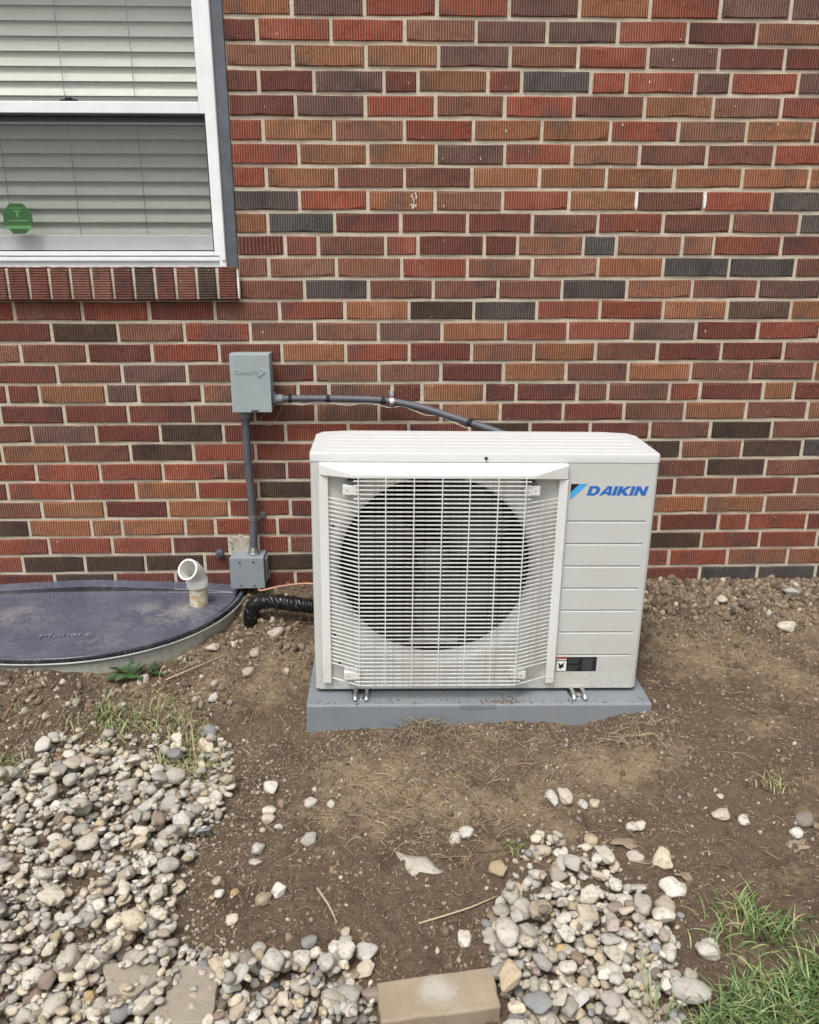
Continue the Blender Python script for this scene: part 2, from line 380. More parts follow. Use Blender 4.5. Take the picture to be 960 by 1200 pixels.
for k in range(-16, 34):
    zc = (27.5 - k) * CO; segs = ROWS.get(k); known = []                # (x0, x1, colour)
    if segs:
        js = []
        for J, cols in segs:
            v = pix((0, 0, zc))[1]
            X = []
            for u in J:
                q = at_y(u, v)
                for _ in range(3):
                    vv = pix((q.x, 0, zc))[1]; q = at_y(u, vv)
                X.append(q.x)
            iv = [(X[0] - PIT if len(J) and X[0] > -1.4 else X[0] - PIT, X[0])] + list(zip(X[:-1], X[1:])) + [(X[-1], X[-1] + PIT)]
            js.append((iv, cols))
        allv = []
        for iv, cols in js: allv += [(a, b, c) for (a, b), c in zip(iv, cols)]
        if len(js) == 2:
            gap0, gap1 = js[0][0][-1][1], js[1][0][0][0]
            if gap1 < gap0: allv = [(a, min(b, 9), c) for a, b, c in allv]
            n = max(1, round((gap1 - gap0) / PIT)); s = (gap1 - gap0) / n
            allv += [(gap0 + i * s, gap0 + (i + 1) * s, None) for i in range(n)]
        lo = min(a for a, b, c in allv); hi = max(b for a, b, c in allv)
    else:
        allv = []; lo = hi = -.36 + (k % 2) * PIT / 2
    while lo > X0: allv.append((lo - PIT, lo, None)); lo -= PIT
    while hi < X1: allv.append((hi, hi + PIT, None)); hi += PIT
    for a, b, c in allv:
        z0, z1 = zc - CO / 2, zc + CO / 2
        if z1 > WIN[2] + .01 and z0 < WIN[3] - .01:
            if a >= WIN[0] - .02 and b <= WIN[1] + .02: continue
            if a < WIN[1] < b: a = WIN[1] - JT * .38
            elif a < WIN[0] < b: b = WIN[0]
        L = b - a - JT * random.uniform(.9, 1.15)
        if L < .02: continue
        xc = (a + b) / 2
        if k == 25 and -.560 < xc < -.44 and c: 
            a, b = -.458, b; L = b - a - JT; xc = (a + b) / 2
            if L < .02: continue
        rgb = brick_rgb(c or random.choice('RRrrOOBTTPDK'))
        hd = L < .15
        if c:
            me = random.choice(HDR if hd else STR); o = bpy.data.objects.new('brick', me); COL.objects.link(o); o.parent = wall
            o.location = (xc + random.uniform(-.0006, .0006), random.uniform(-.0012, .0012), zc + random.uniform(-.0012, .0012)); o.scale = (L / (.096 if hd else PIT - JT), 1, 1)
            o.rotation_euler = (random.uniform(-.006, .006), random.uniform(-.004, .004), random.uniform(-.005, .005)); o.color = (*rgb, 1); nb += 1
        else:
            v, f = brick_shape(L, CO - JT, .05, random.randrange(40)); stuff.c = rgb
            stuff.add([(x + xc, y, z + zc) for x, y, z in v], f)
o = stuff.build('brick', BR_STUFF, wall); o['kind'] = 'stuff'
print('bricks', nb)
# rowlock sill under the window
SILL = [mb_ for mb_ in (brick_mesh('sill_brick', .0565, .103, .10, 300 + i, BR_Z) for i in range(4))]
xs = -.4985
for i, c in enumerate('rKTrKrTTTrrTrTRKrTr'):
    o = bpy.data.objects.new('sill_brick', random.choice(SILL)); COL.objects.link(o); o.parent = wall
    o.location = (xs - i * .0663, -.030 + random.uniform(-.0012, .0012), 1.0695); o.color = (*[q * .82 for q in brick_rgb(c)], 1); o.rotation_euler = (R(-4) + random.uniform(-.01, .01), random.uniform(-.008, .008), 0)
mb = MB(); mb.box(WIN[0], -.468, -.022, .0, 1.021, 1.1165); mb.build('sill_mortar', MORTAR, wall)
# mortar patch where the pipe leaves the wall and smears on the brickwork
def blob(cx, cz, rx, rz, y, n=18, seed=0, th=.004):
    r = random.Random(seed); P = []
    for i in range(n):
        t = 2 * math.pi * i / n; k = 1 + r.uniform(-.22, .16); P.append((cx + rx * k * math.copysign(abs(math.cos(t)) ** .75, math.cos(t)), cz + rz * k * math.copysign(abs(math.sin(t)) ** .75, math.sin(t))))
    vs = [(x, y - th, z) for x, z in [(cx + (x - cx) * .86, cz + (z - cz) * .86) for x, z in P]] + [(x, y + .004, z) for x, z in P]
    return vs, [tuple(range(n))[::-1]] + [((i + 1) % n, i, n + i, n + (i + 1) % n) for i in range(n)]
mb = MB(); mb.add(*blob(-.508, .172, .050, .037, -.003, 26, 3)); mb.build('mortar_patch', simple('old_mortar', (.36, .325, .265), .95, var=.35, scale=90, bump=.8, bscale=260), wall, smooth=False)
WHITE = simple('white_caulk', (.80, .79, .76), .6, var=.08)
mb = MB()
for u, v, rx, rz in ((746, 236, .0055, .029), (826, 236, .0055, .029)):
    q = at_y(u, v); mb.add(*blob(q.x, q.z, rx, rz, -.001, 14, int(u), .002))
for i in range(16):
    q = at_y(483 + random.gauss(0, 2.5), 236 + random.gauss(0, 6)); mb.add(*blob(q.x, q.z, random.uniform(.001, .003), random.uniform(.002, .008), -.002, 7, i, .0008))
for i in range(26):
    q = at_y(random.uniform(290, 950), random.uniform(20, 470)); mb.add(*blob(q.x, q.z, random.uniform(.0008, .002), random.uniform(.001, .005), -.002, 6, i + 50, .0008))
mb.add(*blob(-.466, 1.066, .0035, .05, -.012, 18, 9, .015))
mb.build('caulk_smear', WHITE, wall)

# ------------------------------------------------------------------ window (a part of the wall)
VINYL = simple('white_vinyl', (.78, .80, .82), .38, var=.05, scale=14)
GREYTRIM = simple('grey_painted_trim', lin((86, 91, 98)), .55, var=.22, scale=22, bump=.15, bscale=160)
GASKET = simple('black_gasket', (.012, .012, .013), .5)
win = MB(); ZT = 30 * CO
def ring(mb, x0, x1, z0, z1, wl, wr, wb, wt, y0, y1):
    mb.box(x0, x0 + wl, y0, y1, z0, z1); mb.box(x1 - wr, x1, y0, y1, z0, z1)
    mb.box(x0 + wl, x1 - wr, y0, y1, z0, z0 + wb); mb.box(x0 + wl, x1 - wr, y0, y1, z1 - wt, z1)
XL, XR = -1.72, -.4655
ring(win, XL + .037, XR - .037, 1.118, ZT - .03, .022, .022, .0, .022, -.006, .11)
window = win.build('window', VINYL, wall, bevel=.0025)
mb = MB(); mb.box(XL + .001, XL + .0365, -.003, .10, 1.115, ZT); mb.box(XR - .0365, XR - .001, -.003, .10, 1.115, ZT); mb.box(XL + .0365, XR - .0365, -.003, .1, ZT - .03, ZT - .001)
mb.build('metal_trim', GREYTRIM, window, bevel=.002)
xi0, xi1 = XL + .059, XR - .059
mb = MB(); mb.box(xi0, xi1, .004, .11, 1.118, 1.137); mb.box(xi0, xi1, -.004, .003, 1.138, 1.149); mb.box(xi0, xi1, .012, .11, 1.1375, 1.1535)
mb.build('window_sill', VINYL, window, bevel=.0015)
# stepped frame, two sashes
mb = MB(); ring(mb, xi0, xi1, 1.154, ZT - .052, .016, .016, .013, .012, .004, .11); mb.build('frame', VINYL, window, bevel=.002)
xa, xb = xi0 + .0165, xi1 - .0165
mb = MB(); ring(mb, xa, xb, 1.568, ZT - .064, .018, .018, .033, .03, .010, .05); upper = mb.build('upper_sash', VINYL, window, bevel=.002)
mb = MB(); ring(mb, xa, xb, 1.168, 1.60, .006, .006, .050, .034, .056, .095); lower = mb.build('lower_sash', VINYL, window, bevel=.002)
mb = MB(); ring(mb, xa + .0002, xb - .0002, 1.1675, 1.5675, .0035, .0035, .004, .005, .012, .03); mb.build('screen_frame', GASKET, window)
m = NT('glass'); t = m.t; gl = m.n('ShaderNodeBsdfGlossy', i_Roughness=.0); tr = m.n('ShaderNodeBsdfTransparent'); tr.inputs[0].default_value = (.92, .935, .915, 1)
lw = m.n('ShaderNodeLayerWeight'); lw.inputs[0].default_value = .5; fr = m.math('ADD', .08, m.math('MULTIPLY', m.math('POWER', lw.outputs['Facing'], 5.), .85)); mx = m.n('ShaderNodeMixShader'); m.l(fr, mx.inputs[0]); m.l(tr.outputs[0], mx.inputs[1]); m.l(gl.outputs[0], mx.inputs[2]); m.l(mx.outputs[0], m.out.inputs[0])
GLASS = m.m
mb = MB(); mb.box(xa + .018, xb - .018, .028, .032, 1.6, ZT - .094); mb.build('pane', GLASS, window)
mb = MB(); mb.box(xa + .006, xb - .006, .072, .076, 1.217, 1.567); mb.build('pane', GLASS, window)
m = NT('insect_screen'); tr = m.n('ShaderNodeBsdfTransparent'); df = m.n('ShaderNodeBsdfDiffuse'); df.inputs[0].default_value = (.13, .14, .145, 1); mx = m.n('ShaderNodeMixShader'); mx.inputs[0].default_value = .19
m.l(tr.outputs[0], mx.inputs[1]); m.l(df.outputs[0], mx.inputs[2]); m.l(mx.outputs[0], m.out.inputs[0])
mb = MB(); mb.box(xa + .0037, xb - .0037, .020, .0206, 1.172, 1.5625); mb.build('insect_screen', m.m, window)
mb = MB(); mb.box(-.975, -.925, .012, .03, 1.601, 1.607); mb.box(-.96, -.94, .010, .028, 1.607, 1.612); mb.build('sash_latch', GASKET, window, bevel=.001)
mb = MB(); ring(mb, xa + .0181, xb - .0181, 1.6005, ZT - .0945, .0032, .0032, .0032, .0032, .0255, .0278); mb.build('glazing_gasket', GASKET, window)
mb = MB(); mb.box(xa + .0065, xb - .0065, .0485, .0555, 1.549, 1.5660); mb.build('sash_gasket', simple('sash_gasket_grey', (.035, .036, .04), .5), window)
mb = MB(); mb.box(xa + .0065, xb - .0065, .0500, .0555, 1.5435, 1.5480); mb.build('sash_bead', VINYL, window)
for x0, x1 in ((XR - .0490, XR - .0385), (XL + .0385, XL + .0490)): mb = MB(); mb.box(x0, x1, -.0115, -.0065, 1.140, ZT - .032); mb.build('frame_bead', VINYL, window, bevel=.0015)
# security sticker on the screen side of the glass: green octagon
SG = simple('sticker_green', lin((46, 90, 46)), .5, var=.1); SP = simple('sticker_pale', lin((92, 140, 90)), .5, var=.1)
sc = Vector((-1.153, .0185, 1.266)); sr = .049
mb = MB(); P = [(sc.x + sr * math.cos(R(22.5 + 45 * i)), sc.z + sr * math.sin(R(22.5 + 45 * i))) for i in range(8)]
mb.extrude(P, 1, sc.y, sc.y + .001); mb.cur = 1
def srect(x0, x1, z0, z1): mb.box(sc.x + x0, sc.x + x1, sc.y - .0006, sc.y - .0001, sc.z + z0, sc.z + z1)
srect(-.010, .010, .020, .024); srect(-.0028, .0028, .004, .0198); srect(-.030, .030, -.008, -.004); srect(-.040, .040, -.031, -.021); srect(-.022, .022, .030, .0325)
mb.build('sticker', [SG, SP], window)
DARK = simple('dark_interior', (.03, .03, .032), .9)
mb = MB(); mb.box(XL - .3, XR + .3, .9, .92, .8, 2.4); mb.box(XL - .3, XR + .3, .221, .9, .78, .8); mb.box(XL - .3, XR + .3, .221, .9, 2.4, 2.42); mb.box(XL - .32, XL - .3, .221, .92, .78, 2.42); mb.box(XR + .3, XR + .32, .221, .92, .78, 2.42)
mb.build('room_lining', DARK, wall)

# blind hanging inside
SLAT = simple('blind_slat', (.90, .91, .84), .45, var=.03, scale=8)
blind = empty('window_blind', (-1.09, .122, 1.15), 'pale horizontal slat blind closed behind the window glass', 'blind')
z = 1.155; k = 0; me0 = None
while z < 2.0:
    if me0 is None:
        mb = MB(); w = .0480; th = .0028; tl = R(60); prof = []
        for i in range(6):
            s = i / 5 - .5; bow = .003 * (1 - (2 * s) ** 2); y = s * w * math.cos(tl) - bow * math.sin(tl); zz = s * w * math.sin(tl) - bow * math.cos(tl) * .3; prof.append((y, zz))
        prof2 = prof + [(y + th, zz) for y, zz in reversed(prof)]
        mb.extrude([(y + .0, zz) for y, zz in prof2], 0, xi0 + .01 + 1.09, xi1 - .006 + 1.09)
        mb.v = [(x - 1.09, y + .122, zz + z) for x, y, zz in mb.v]
        o = mb.build('slat', SLAT, blind, at=(-1.09, .122, z)); me0 = o.data
    else:
        o = bpy.data.objects.new('slat', me0); COL.objects.link(o); o.parent = blind
    o.location = (random.uniform(-.001, .001), 0, z - 1.15); o.rotation_euler = (random.uniform(-.025, .025), 0, random.uniform(-.0008, .0008)); z += .0415; k += 1
CORD = simple('blind_cord', (.22, .22, .2), .8)
for x in (-.775, -.992, -1.21, -1.43):
    mb = MB(); mb.tube([(x, .1045, 1.15), (x, .1045, 2.0)], .0011, 5); mb.build('ladder_cord', CORD, blind)

# ================================================================== OUTDOOR UNIT
def body_mat(name, rgb, rough):
    m = NT(name); p = m.obj(); n1 = m.noise(p, 5, 4); n2 = m.noise(p, 90, 4)
    c = m.mix(m.ramp(n1, .45, .75, 0, .30), rgb, tuple(x * y for x, y in zip(rgb, (.86, .83, .76))))
    c = m.mix(m.ramp(n2, .62, .78, 0, .30), c, tuple(x * .8 for x in rgb))
    sz = m.n('ShaderNodeSeparateXYZ'); m.l(p, sz.inputs[0]); low = m.ramp(sz.outputs[2], .22, -.01); n5 = m.noise(p, 170, 3, .6); n6 = m.noise(p, 11, 4)
    splash = m.ramp(m.math('ADD', m.ramp(n5, .35, .75), m.math('MULTIPLY', low, .30)), .78, .92, 0, .6)
    film = m.math('MULTIPLY', m.math('MULTIPLY', low, m.ramp(n6, .42, .7)), .35)
    c = m.mix(m.math('MULTIPLY', splash, low), c, (.30, .235, .16)); c = m.mix(film, c, (.38, .32, .24))
    m.set(Base_Color=c, Roughness=m.ramp(n1, .3, .7, rough - .06, rough + .08), Normal=m.bump(m.noise(p, 900, 2), .05, .0006)); return m.m
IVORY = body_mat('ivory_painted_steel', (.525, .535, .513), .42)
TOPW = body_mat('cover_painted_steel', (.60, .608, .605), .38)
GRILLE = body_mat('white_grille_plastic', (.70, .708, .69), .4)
BLACK = simple('black_matt', (.012, .012, .013), .7)
STEEL = simple('zinc_steel', (.62, .63, .64), .3, 1., var=.15)
UR = .0128
unit = empty('outdoor_unit', (.26, -.51, -.047), 'ivory outdoor heat pump unit with fan grille standing on grey pad', 'heat pump unit', rot=(0, UR, 0))
ZB_, ZL, ZT_, YF = -.0455, .632, .6575, -.65
def corner(cx, cy, r, a0, a1, n=5): return [(cx + r * math.cos(R(a0 + (a1 - a0) * i / n)), cy + r * math.sin(R(a0 + (a1 - a0) * i / n))) for i in range(n + 1)]
outl = corner(-.197, -.638, .012, 270, 180) + [(-.209, -.42), (-.192, -.388), (-.12, -.370), (.64, -.370), (.713, -.388), (.7295, -.42)] + corner(.7175, -.638, .012, 360, 270)
mb = MB(); n = len(outl)
mb.add([(x, y, ZB_) for x, y in outl] + [(x, y, ZL) for x, y in outl], [(i + 1, i, n + i, n + i + 1) for i in range(n - 1)])
mb.box(-.19, .71, -.64, -.40, ZB_ + .001, ZB_ + .004)
# front plate with the round fan opening
CX, CZ, R0 = .133, .317, .298; NA = 96
xa, xb = -.197, .478; inner, outer = [], []
cuts = sorted([2 * math.pi * i / NA for i in range(NA)] + [math.atan2(z - CZ, x - CX) % (2 * math.pi) for x in (xa, xb) for z in (ZB_, ZL)])
for t in cuts:
    c, s = math.cos(t), math.sin(t); inner.append((CX + R0 * c, YF, CZ + R0 * s))
    k = min(((xb if c > 0 else xa) - CX) / c if abs(c) > 1e-9 else 9, ((ZL if s > 0 else ZB_) - CZ) / s if abs(s) > 1e-9 else 9)
    outer.append((CX + k * c, YF, CZ + k * s))
n = len(cuts); mb.add(inner + outer, [(i, (i + 1) % n, n + (i + 1) % n, n + i) for i in range(n)])
mb.box(-.197, .7175, YF + .0002, YF + .012, ZB_ - .0022, ZB_ - .0002)
mb.build('casing', IVORY, unit, smooth=True, auto=30)
# grooved service panel on the right
GZ_ = [.4675, .4020, .3355, .2685, .2005, .1325, .0600]; ga, gb = .489, .7045
mb = MB(); prof = [(YF, ZL)]
for g in GZ_: prof += [(YF, g + .0026), (YF + .0055, g + .0022), (YF + .0050, g - .0006), (YF, g - .0044)]
prof.append((YF, ZB_))
n = len(prof); mb.add([(ga, y, z) for y, z in prof] + [(gb, y, z) for y, z in prof], [(i, i + 1, n + i + 1, n + i) for i in range(n - 1)])
for x in (ga, gb):
    for i in range(len(GZ_)): q = prof[1 + 4 * i:5 + 4 * i]; mb.add([(x, y, z) for y, z in q], [(0, 1, 2, 3)])
for a, b in ((.478, ga), (gb, .7175)): mb.add([(a, YF, ZB_), (b, YF, ZB_), (b, YF, ZL), (a, YF, ZL)], [(0, 1, 2, 3)])
mb.build('front_panel', IVORY, unit)
# bell mouth, dark fan well and coil
def lathe(mb, prof, cx, cz, n=64):
    m_ = len(prof); vs = [(cx + r * math.cos(2 * math.pi * k / n), y, cz + r * math.sin(2 * math.pi * k / n)) for r, y in prof for k in range(n)]
    mb.add(vs, [(i * n + k, i * n + (k + 1) % n, (i + 1) * n + (k + 1) % n, (i + 1) * n + k) for i in range(m_ - 1) for k in range(n)])
mb = MB(); lathe(mb, [(R0, YF), (.292, -.6488), (.284, -.645), (.277, -.638), (.272, -.627), (.2695, -.612), (.269, -.590)], CX, CZ, 72); mb.build('fan_shroud', IVORY, unit, smooth=True)
mb = MB(); lathe(mb, [(.268, -.597), (.268, -.43), (.0001, -.43)], CX, CZ, 48)
mb.build('fan_well_liner', BLACK, unit, smooth=False)  # black liner added behind the fan, the well's shade put into its colour
mb = MB()
for i in range(26): mb.box(CX - .25, CX + .25, -.445, -.4365, CZ - .24 + i * .019, CZ - .24 + i * .019 + .004)
mb.build('coil_fin', simple('coil_grey', (.015, .015, .016), .6), unit)['kind'] = 'stuff'
fan = MB(); lathe(fan, [(.0001, -.580), (.03, -.578), (.045, -.570), (.047, -.51)], CX, CZ, 28)
FANM = simple('fan_grey', (.040, .042, .047), .35); fan = fan.build('fan', FANM, unit, smooth=True, auto=40)
for b in range(3):
    vs = []; fs = []; a0 = R(40 + 120 * b); nr, na = 7, 9
    for i in range(nr):
        r = .046 + (.258 - .046) * i / (nr - 1); sw = R(24) * (i / (nr - 1)) ** 1.4; wd = R(62 + 20 * math.sin(math.pi * i / (nr - 1)))
        for j in range(na):
            t = a0 + sw + wd * (j / (na - 1) - .5); y = -.555 + .075 * (j / (na - 1)) + .012 * math.sin(math.pi * j / (na - 1)); vs.append((CX + r * math.cos(t), y, CZ + r * math.sin(t)))
    fs = [(i * na + j, i * na + j + 1, (i + 1) * na + j + 1, (i + 1) * na + j) for i in range(nr - 1) for j in range(na - 1)]
    mb = MB(); mb.add(vs, fs); o = mb.build('blade', FANM, fan, smooth=True); sol = o.modifiers.new('thick', 'SOLIDIFY'); sol.thickness = .003
mb = MB(); mb.box(CX - .07, CX + .075, -.585, -.56, CZ - .250, CZ - .234); mb.box(CX - .05, CX - .01, -.588, -.585, CZ - .247, CZ - .238); mb.box(CX + .01, CX + .055, -.588, -.585, CZ - .249, CZ - .240)
mb.build('bright_strip', STEEL, unit, bevel=.002)  # bright steel strip added low inside the fan opening
# top cover with shallow ribs
def offs(o, d): return [(x + (d if x > .26 else -d), y + (-d if y < -.5 else d)) for x, y in o]
mb = MB(); A = offs(outl, .0012); B = offs(outl, .0012); Cc = offs(outl, -.004); n = len(A)
mb.add([(x, y, ZL + .001) for x, y in A] + [(x, y, ZT_ - .006) for x, y in B] + [(x * 1 + (.0015 if x < .26 else -.0015), y + (.0015 if y < -.5 else -.0015), ZT_ - .0015) for x, y in B] + [(x, y, ZT_) for x, y in Cc],
       [(k * n + (i + 1) % n, k * n + i, (k + 1) * n + i, (k + 1) * n + (i + 1) % n)[::-1] for k in range(3) for i in range(n)] + [tuple(3 * n + i for i in range(n))[::-1]] + [tuple(range(n))])
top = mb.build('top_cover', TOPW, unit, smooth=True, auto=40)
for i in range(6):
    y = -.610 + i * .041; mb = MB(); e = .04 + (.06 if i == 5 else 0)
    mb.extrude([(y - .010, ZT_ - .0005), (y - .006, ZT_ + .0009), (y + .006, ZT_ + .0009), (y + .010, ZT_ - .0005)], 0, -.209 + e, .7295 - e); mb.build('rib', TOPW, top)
mb = MB(); mb.tube([(.2592, -.6575, .6445), (.2592, -.652, .6445)], .0042, 12); mb.build('screw', simple('dark_screw', (.05, .05, .055), .4, .8), unit)
# grille
v = [(-.184, -.664, .6305), (-.184, -.664, .598), (-.0927, -.702, .6115), (-.0927, -.702, .6000), (.387, -.702, .6115), (.387, -.702, .6000), (.4805, -.664, .6305), (.4805, -.664, .589),
     (-.184, -.6503, .6305), (-.184, -.6503, .598), (.4805, -.6503, .6305), (.4805, -.6503, .589), (-.0927, -.6503, .600), (.387, -.6503, .600)]
f = [(0, 1, 3, 2), (2, 3, 5, 4), (4, 5, 7, 6), (8, 0, 2, 4, 6, 10), (8, 9, 1, 0), (6, 7, 11, 10), (1, 9, 12, 3), (3, 12, 13, 5), (5, 13, 11, 7)]
mb = MB(); mb.add(v, f); grille = mb.build('front_grille', GRILLE, unit, bevel=.0025)
mb = MB(); mb.box(-.1850, -.1602, -.664, -.6503, -.0215, .5975); mb.build('side_strip', GRILLE, grille, bevel=.0025)
mb = MB(); mb.box(.4574, .4827, -.664, -.6503, -.0245, .5885); mb.build('side_strip', GRILLE, grille, bevel=.0025)
def bar_mesh(full):
    P = [(-.1612, -.6585, .0035), (-.0800, -.700, 0.), (.3625, -.700, 0.), (.4590, -.6585, .0035)] if full else [(-.0925, -.700, 0), (.376, -.700, 0)]
    h, dd = .0018, .0011; vs = []; m_ = len(P)
    for x, y, z in P: vs += [(x, y - dd, z - h * .8), (x, y - dd, z + h * .8), (x, y + dd, z + h), (x, y + dd, z - h)]
    fs = [(i * 4 + k, i * 4 + (k + 1) % 4, i * 4 + 4 + (k + 1) % 4, i * 4 + 4 + k) for i in range(m_ - 1) for k in range(4)] + [(3, 2, 1, 0), (m_ * 4 - 4, m_ * 4 - 3, m_ * 4 - 2, m_ * 4 - 1)]
    me = bpy.data.meshes.new('bar'); me.from_pydata(vs, [], fs); me.materials.append(GRILLE); return me
BF, BS = bar_mesh(True), bar_mesh(False)
for i in range(51):
    full = 5 <= i <= 46 or i == 50
    o = bpy.data.objects.new('bar', BF if full else BS); COL.objects.link(o); o.parent = grille; o.location = Vector((0, 0, .5928 - i * .01202)) - ORG[grille.name]
for x in (-.0792, -.0072, .0672, .1418, .2143, .2892, .3620):
    mb = MB(); mb.box(x - .0014, x + .0014, -.7034, -.7016, -.0105, .604); mb.build('upright_bar', GRILLE, grille)
for (x0, x1, z0, z1) in ((-.121, -.082, .552, .578), (.365, .402, .552, .578), (-.124, -.084, .004, .028), (.355, .394, .004, .028)):
    mb = MB(); mb.box(x0, x1, -.690, -.655, z0, z1); L_ = x0 < .1
    mb.box(x0 - .004 if not L_ else x1, x0 if not L_ else x1 + .004, -.694, -.66, z0 + .006, z1 - .006)
    cl = mb.build('clip', GRILLE, grille, bevel=.0015)
    xm = x0 + .012 if L_ else x1 - .012; mb = MB(); mb.tube([(xm, -.6905, (z0 + z1) / 2), (xm, -.688, (z0 + z1) / 2)], .0022, 8); mb.build('clip_screw', simple('clip_screw_grey', (.25, .25, .24), .5), grille)
    if z0 > .3: mb = MB(); mb.box(x0 + (.012 if L_ else -.004), x1 + (.004 if L_ else -.012), -.688, -.653, z1 + .0003, z1 + .011); mb.build('holder_shade', simple('holder_shade_grey', (.12, .12, .115), .6), grille, bevel=.002)  # dark grey holder piece with its shade put into the colour
mb = MB()
for x, z in ((-.150, .452), (-.138, .036), (-.150, .128)): mb.tube([(x, YF - .0012, z), (x, YF + .002, z)], .0042, 10)
mb.build('fixing_hole', BLACK, unit)
# brand mark and lettering: flat print on the panel, each letter its own thin shape
BLUE = simple('print_blue', lin((38, 104, 186)), .4, var=.03); LBLUE = simple('print_light_blue', lin((72, 165, 226)), .4, var=.03); PBLK = simple('print_black', (.012, .012, .014), .4)
def decal(name, outl_, mat, parent, holes=(), y=YF - .0006):
    loops = [[Vector((x, y, z)) for x, z in L] for L in [outl_, *holes]]
    vs = [v for L in loops for v in L]; tris = tessellate_polygon(loops)
    mb = MB(); F = []
    for t in tris:
        a, b, c = (vs[i] for i in t)
        F.append(tuple(t) if (b - a).cross(c - a).y < 0 else tuple(reversed(t)))
    mb.add(vs, F); return mb.build(name, mat, parent)
lg = decal('brand_mark', [(.4923, .5740), (.5150, .5740), (.4925, .5500)], PBLK, unit)
decal('stripe', [(.5156, .5740), (.5386, .5740), (.4945, .5300), (.4925, .5300), (.4925, .5494)], LBLUE, lg)
LET = {'D': ([(0, 0), (.78, 0), (1.12, .28), (1.12, .72), (.78, 1), (0, 1)], [[(.36, .24), (.64, .24), (.75, .34), (.75, .66), (.64, .76), (.36, .76)]], 1.2),
       'A': ([(0, 0), (.36, 0), (.45, .18), (.80, .18), (.82, 0), (1.18, 0), (.98, 1), (.52, 1)], [[(.53, .38), (.78, .38), (.73, .78)]], 1.24),
       'I': ([(0, 0), (.36, 0), (.36, 1), (0, 1)], [], .46),
       'K': ([(0, 0), (.36, 0), (.36, .34), (.74, 0), (1.20, 0), (.66, .52), (1.18, 1), (.74, 1), (.36, .64), (.36, 1), (0, 1)], [], 1.22),
       'N': ([(0, 0), (.34, 0), (.34, .58), (.80, 0), (1.16, 0), (1.16, 1), (.82, 1), (.82, .42), (.36, 1), (0, 1)], [], 1.16)}
tw = sum(LET[c][2] for c in 'DAIKIN'); lh = .0262; lx = .5365; sc_ = (.7035 - .5365 - .006) / tw; cur = lx; lz = .5418
for c in 'DAIKIN':
    o_, h_, w_ = LET[c]; T_ = lambda L: [(cur + x * sc_ + z * .0075, lz + z * lh) for x, z in L]
    decal('letter', T_(o_), BLUE, unit, [T_(h) for h in h_]); cur += w_ * sc_
# warning label with pictogram and fine print
wl = decal('warning_label', [(.4885, .0075), (.6065, .0075), (.6065, .0535), (.4885, .0535)], PBLK, unit)
LW = simple('print_white', (.72, .72, .70), .5); LR = simple('print_red', lin((190, 60, 45)), .5); LG = simple('print_grey', (.10, .10, .105), .5)
def wr(x0, x1, z0, z1, m_, y=YF - .0009, nm='print'): return decal(nm, [(x0, z0), (x1, z0), (x1, z1), (x0, z1)], m_, wl, y=y)
wr(.4905, .5185, .0095, .0410, LW); wr(.4905, .5185, .0440, .0470, LW); wr(.4905, .5185, .0474, .0518, LR)
decal('pictogram', [(.494, .034), (.498, .0345), (.501, .029), (.505, .031), (.5135, .036), (.510, .027), (.513, .019), (.507, .021), (.503, .014), (.500, .018), (.4945, .017), (.498, .024)], PBLK, wl, y=YF - .0012)
for cx_, nl in ((.523, 7), (.5645, 9)):
    for i in range(nl):
        if nl == 7 and i == 3: continue
        z = .0475 - i * (.036 / (nl - 1)); wr(cx_, cx_ + random.uniform(.026, .036), z - .0009, z + .0009, LG)
# feet
for x in (-.076, .5535):
    mb = MB(); mb.box(x - .027, x + .027, -.697, -.63, -.0602, -.0570)
    for s in (-.016, .016): mb.tube(curve([(x + s, -.700, -.0575), (x + s, -.692, -.050), (x + s, -.672, -.0485), (x + s, -.645, -.0485)], 4), .0068, 8)
    mb.tube([(x, -.686, -.058), (x, -.686, -.047)], .0075, 6); mb.build('mounting_foot', STEEL, unit, bevel=.001)

# ------------------------------------------------------------------ pad
PADM = NT('pad_grey'); p = PADM.obj(); n1 = PADM.noise(p, 7, 4); n2 = PADM.noise(p, 160, 4); n3 = PADM.noise(p, 24, 5, .7)
c = PADM.mix(n1, lin((110, 117, 124)), lin((128, 134, 139))); c = PADM.mix(PADM.ramp(n3, .54, .72, 0, .6), c, (.27, .215, .155)); c = PADM.mix(PADM.ramp(n2, .62, .75, 0, .35), c, (.13, .13, .15))
sp_ = PADM.n('ShaderNodeSeparateXYZ'); PADM.l(p, sp_.inputs[0])
PADM.set(Base_Color=c, Roughness=PADM.ramp(n1, .3, .7, .45, .65), Normal=PADM.bump(n2, .2, .0015))
pad = MB(); Pz, Pt = -.150, -.0605
pad.extrude([(-.724, Pz), (-.718, Pt - .004), (-.714, Pt), (-.330, Pt), (-.326, Pz)], 0, -.231, .757)
pad.box(.205, .308, -.7200, -.7140, Pt - .015, Pt + .0008)
pad = pad.build('equipment_pad', PADM.m, None, bevel=.004, at=(.26, -.52, Pz)); pad.rotation_euler = (0, UR, 0)
tag(pad, 'grey plastic equipment pad half sunk in soil under the ivory unit', 'pad')

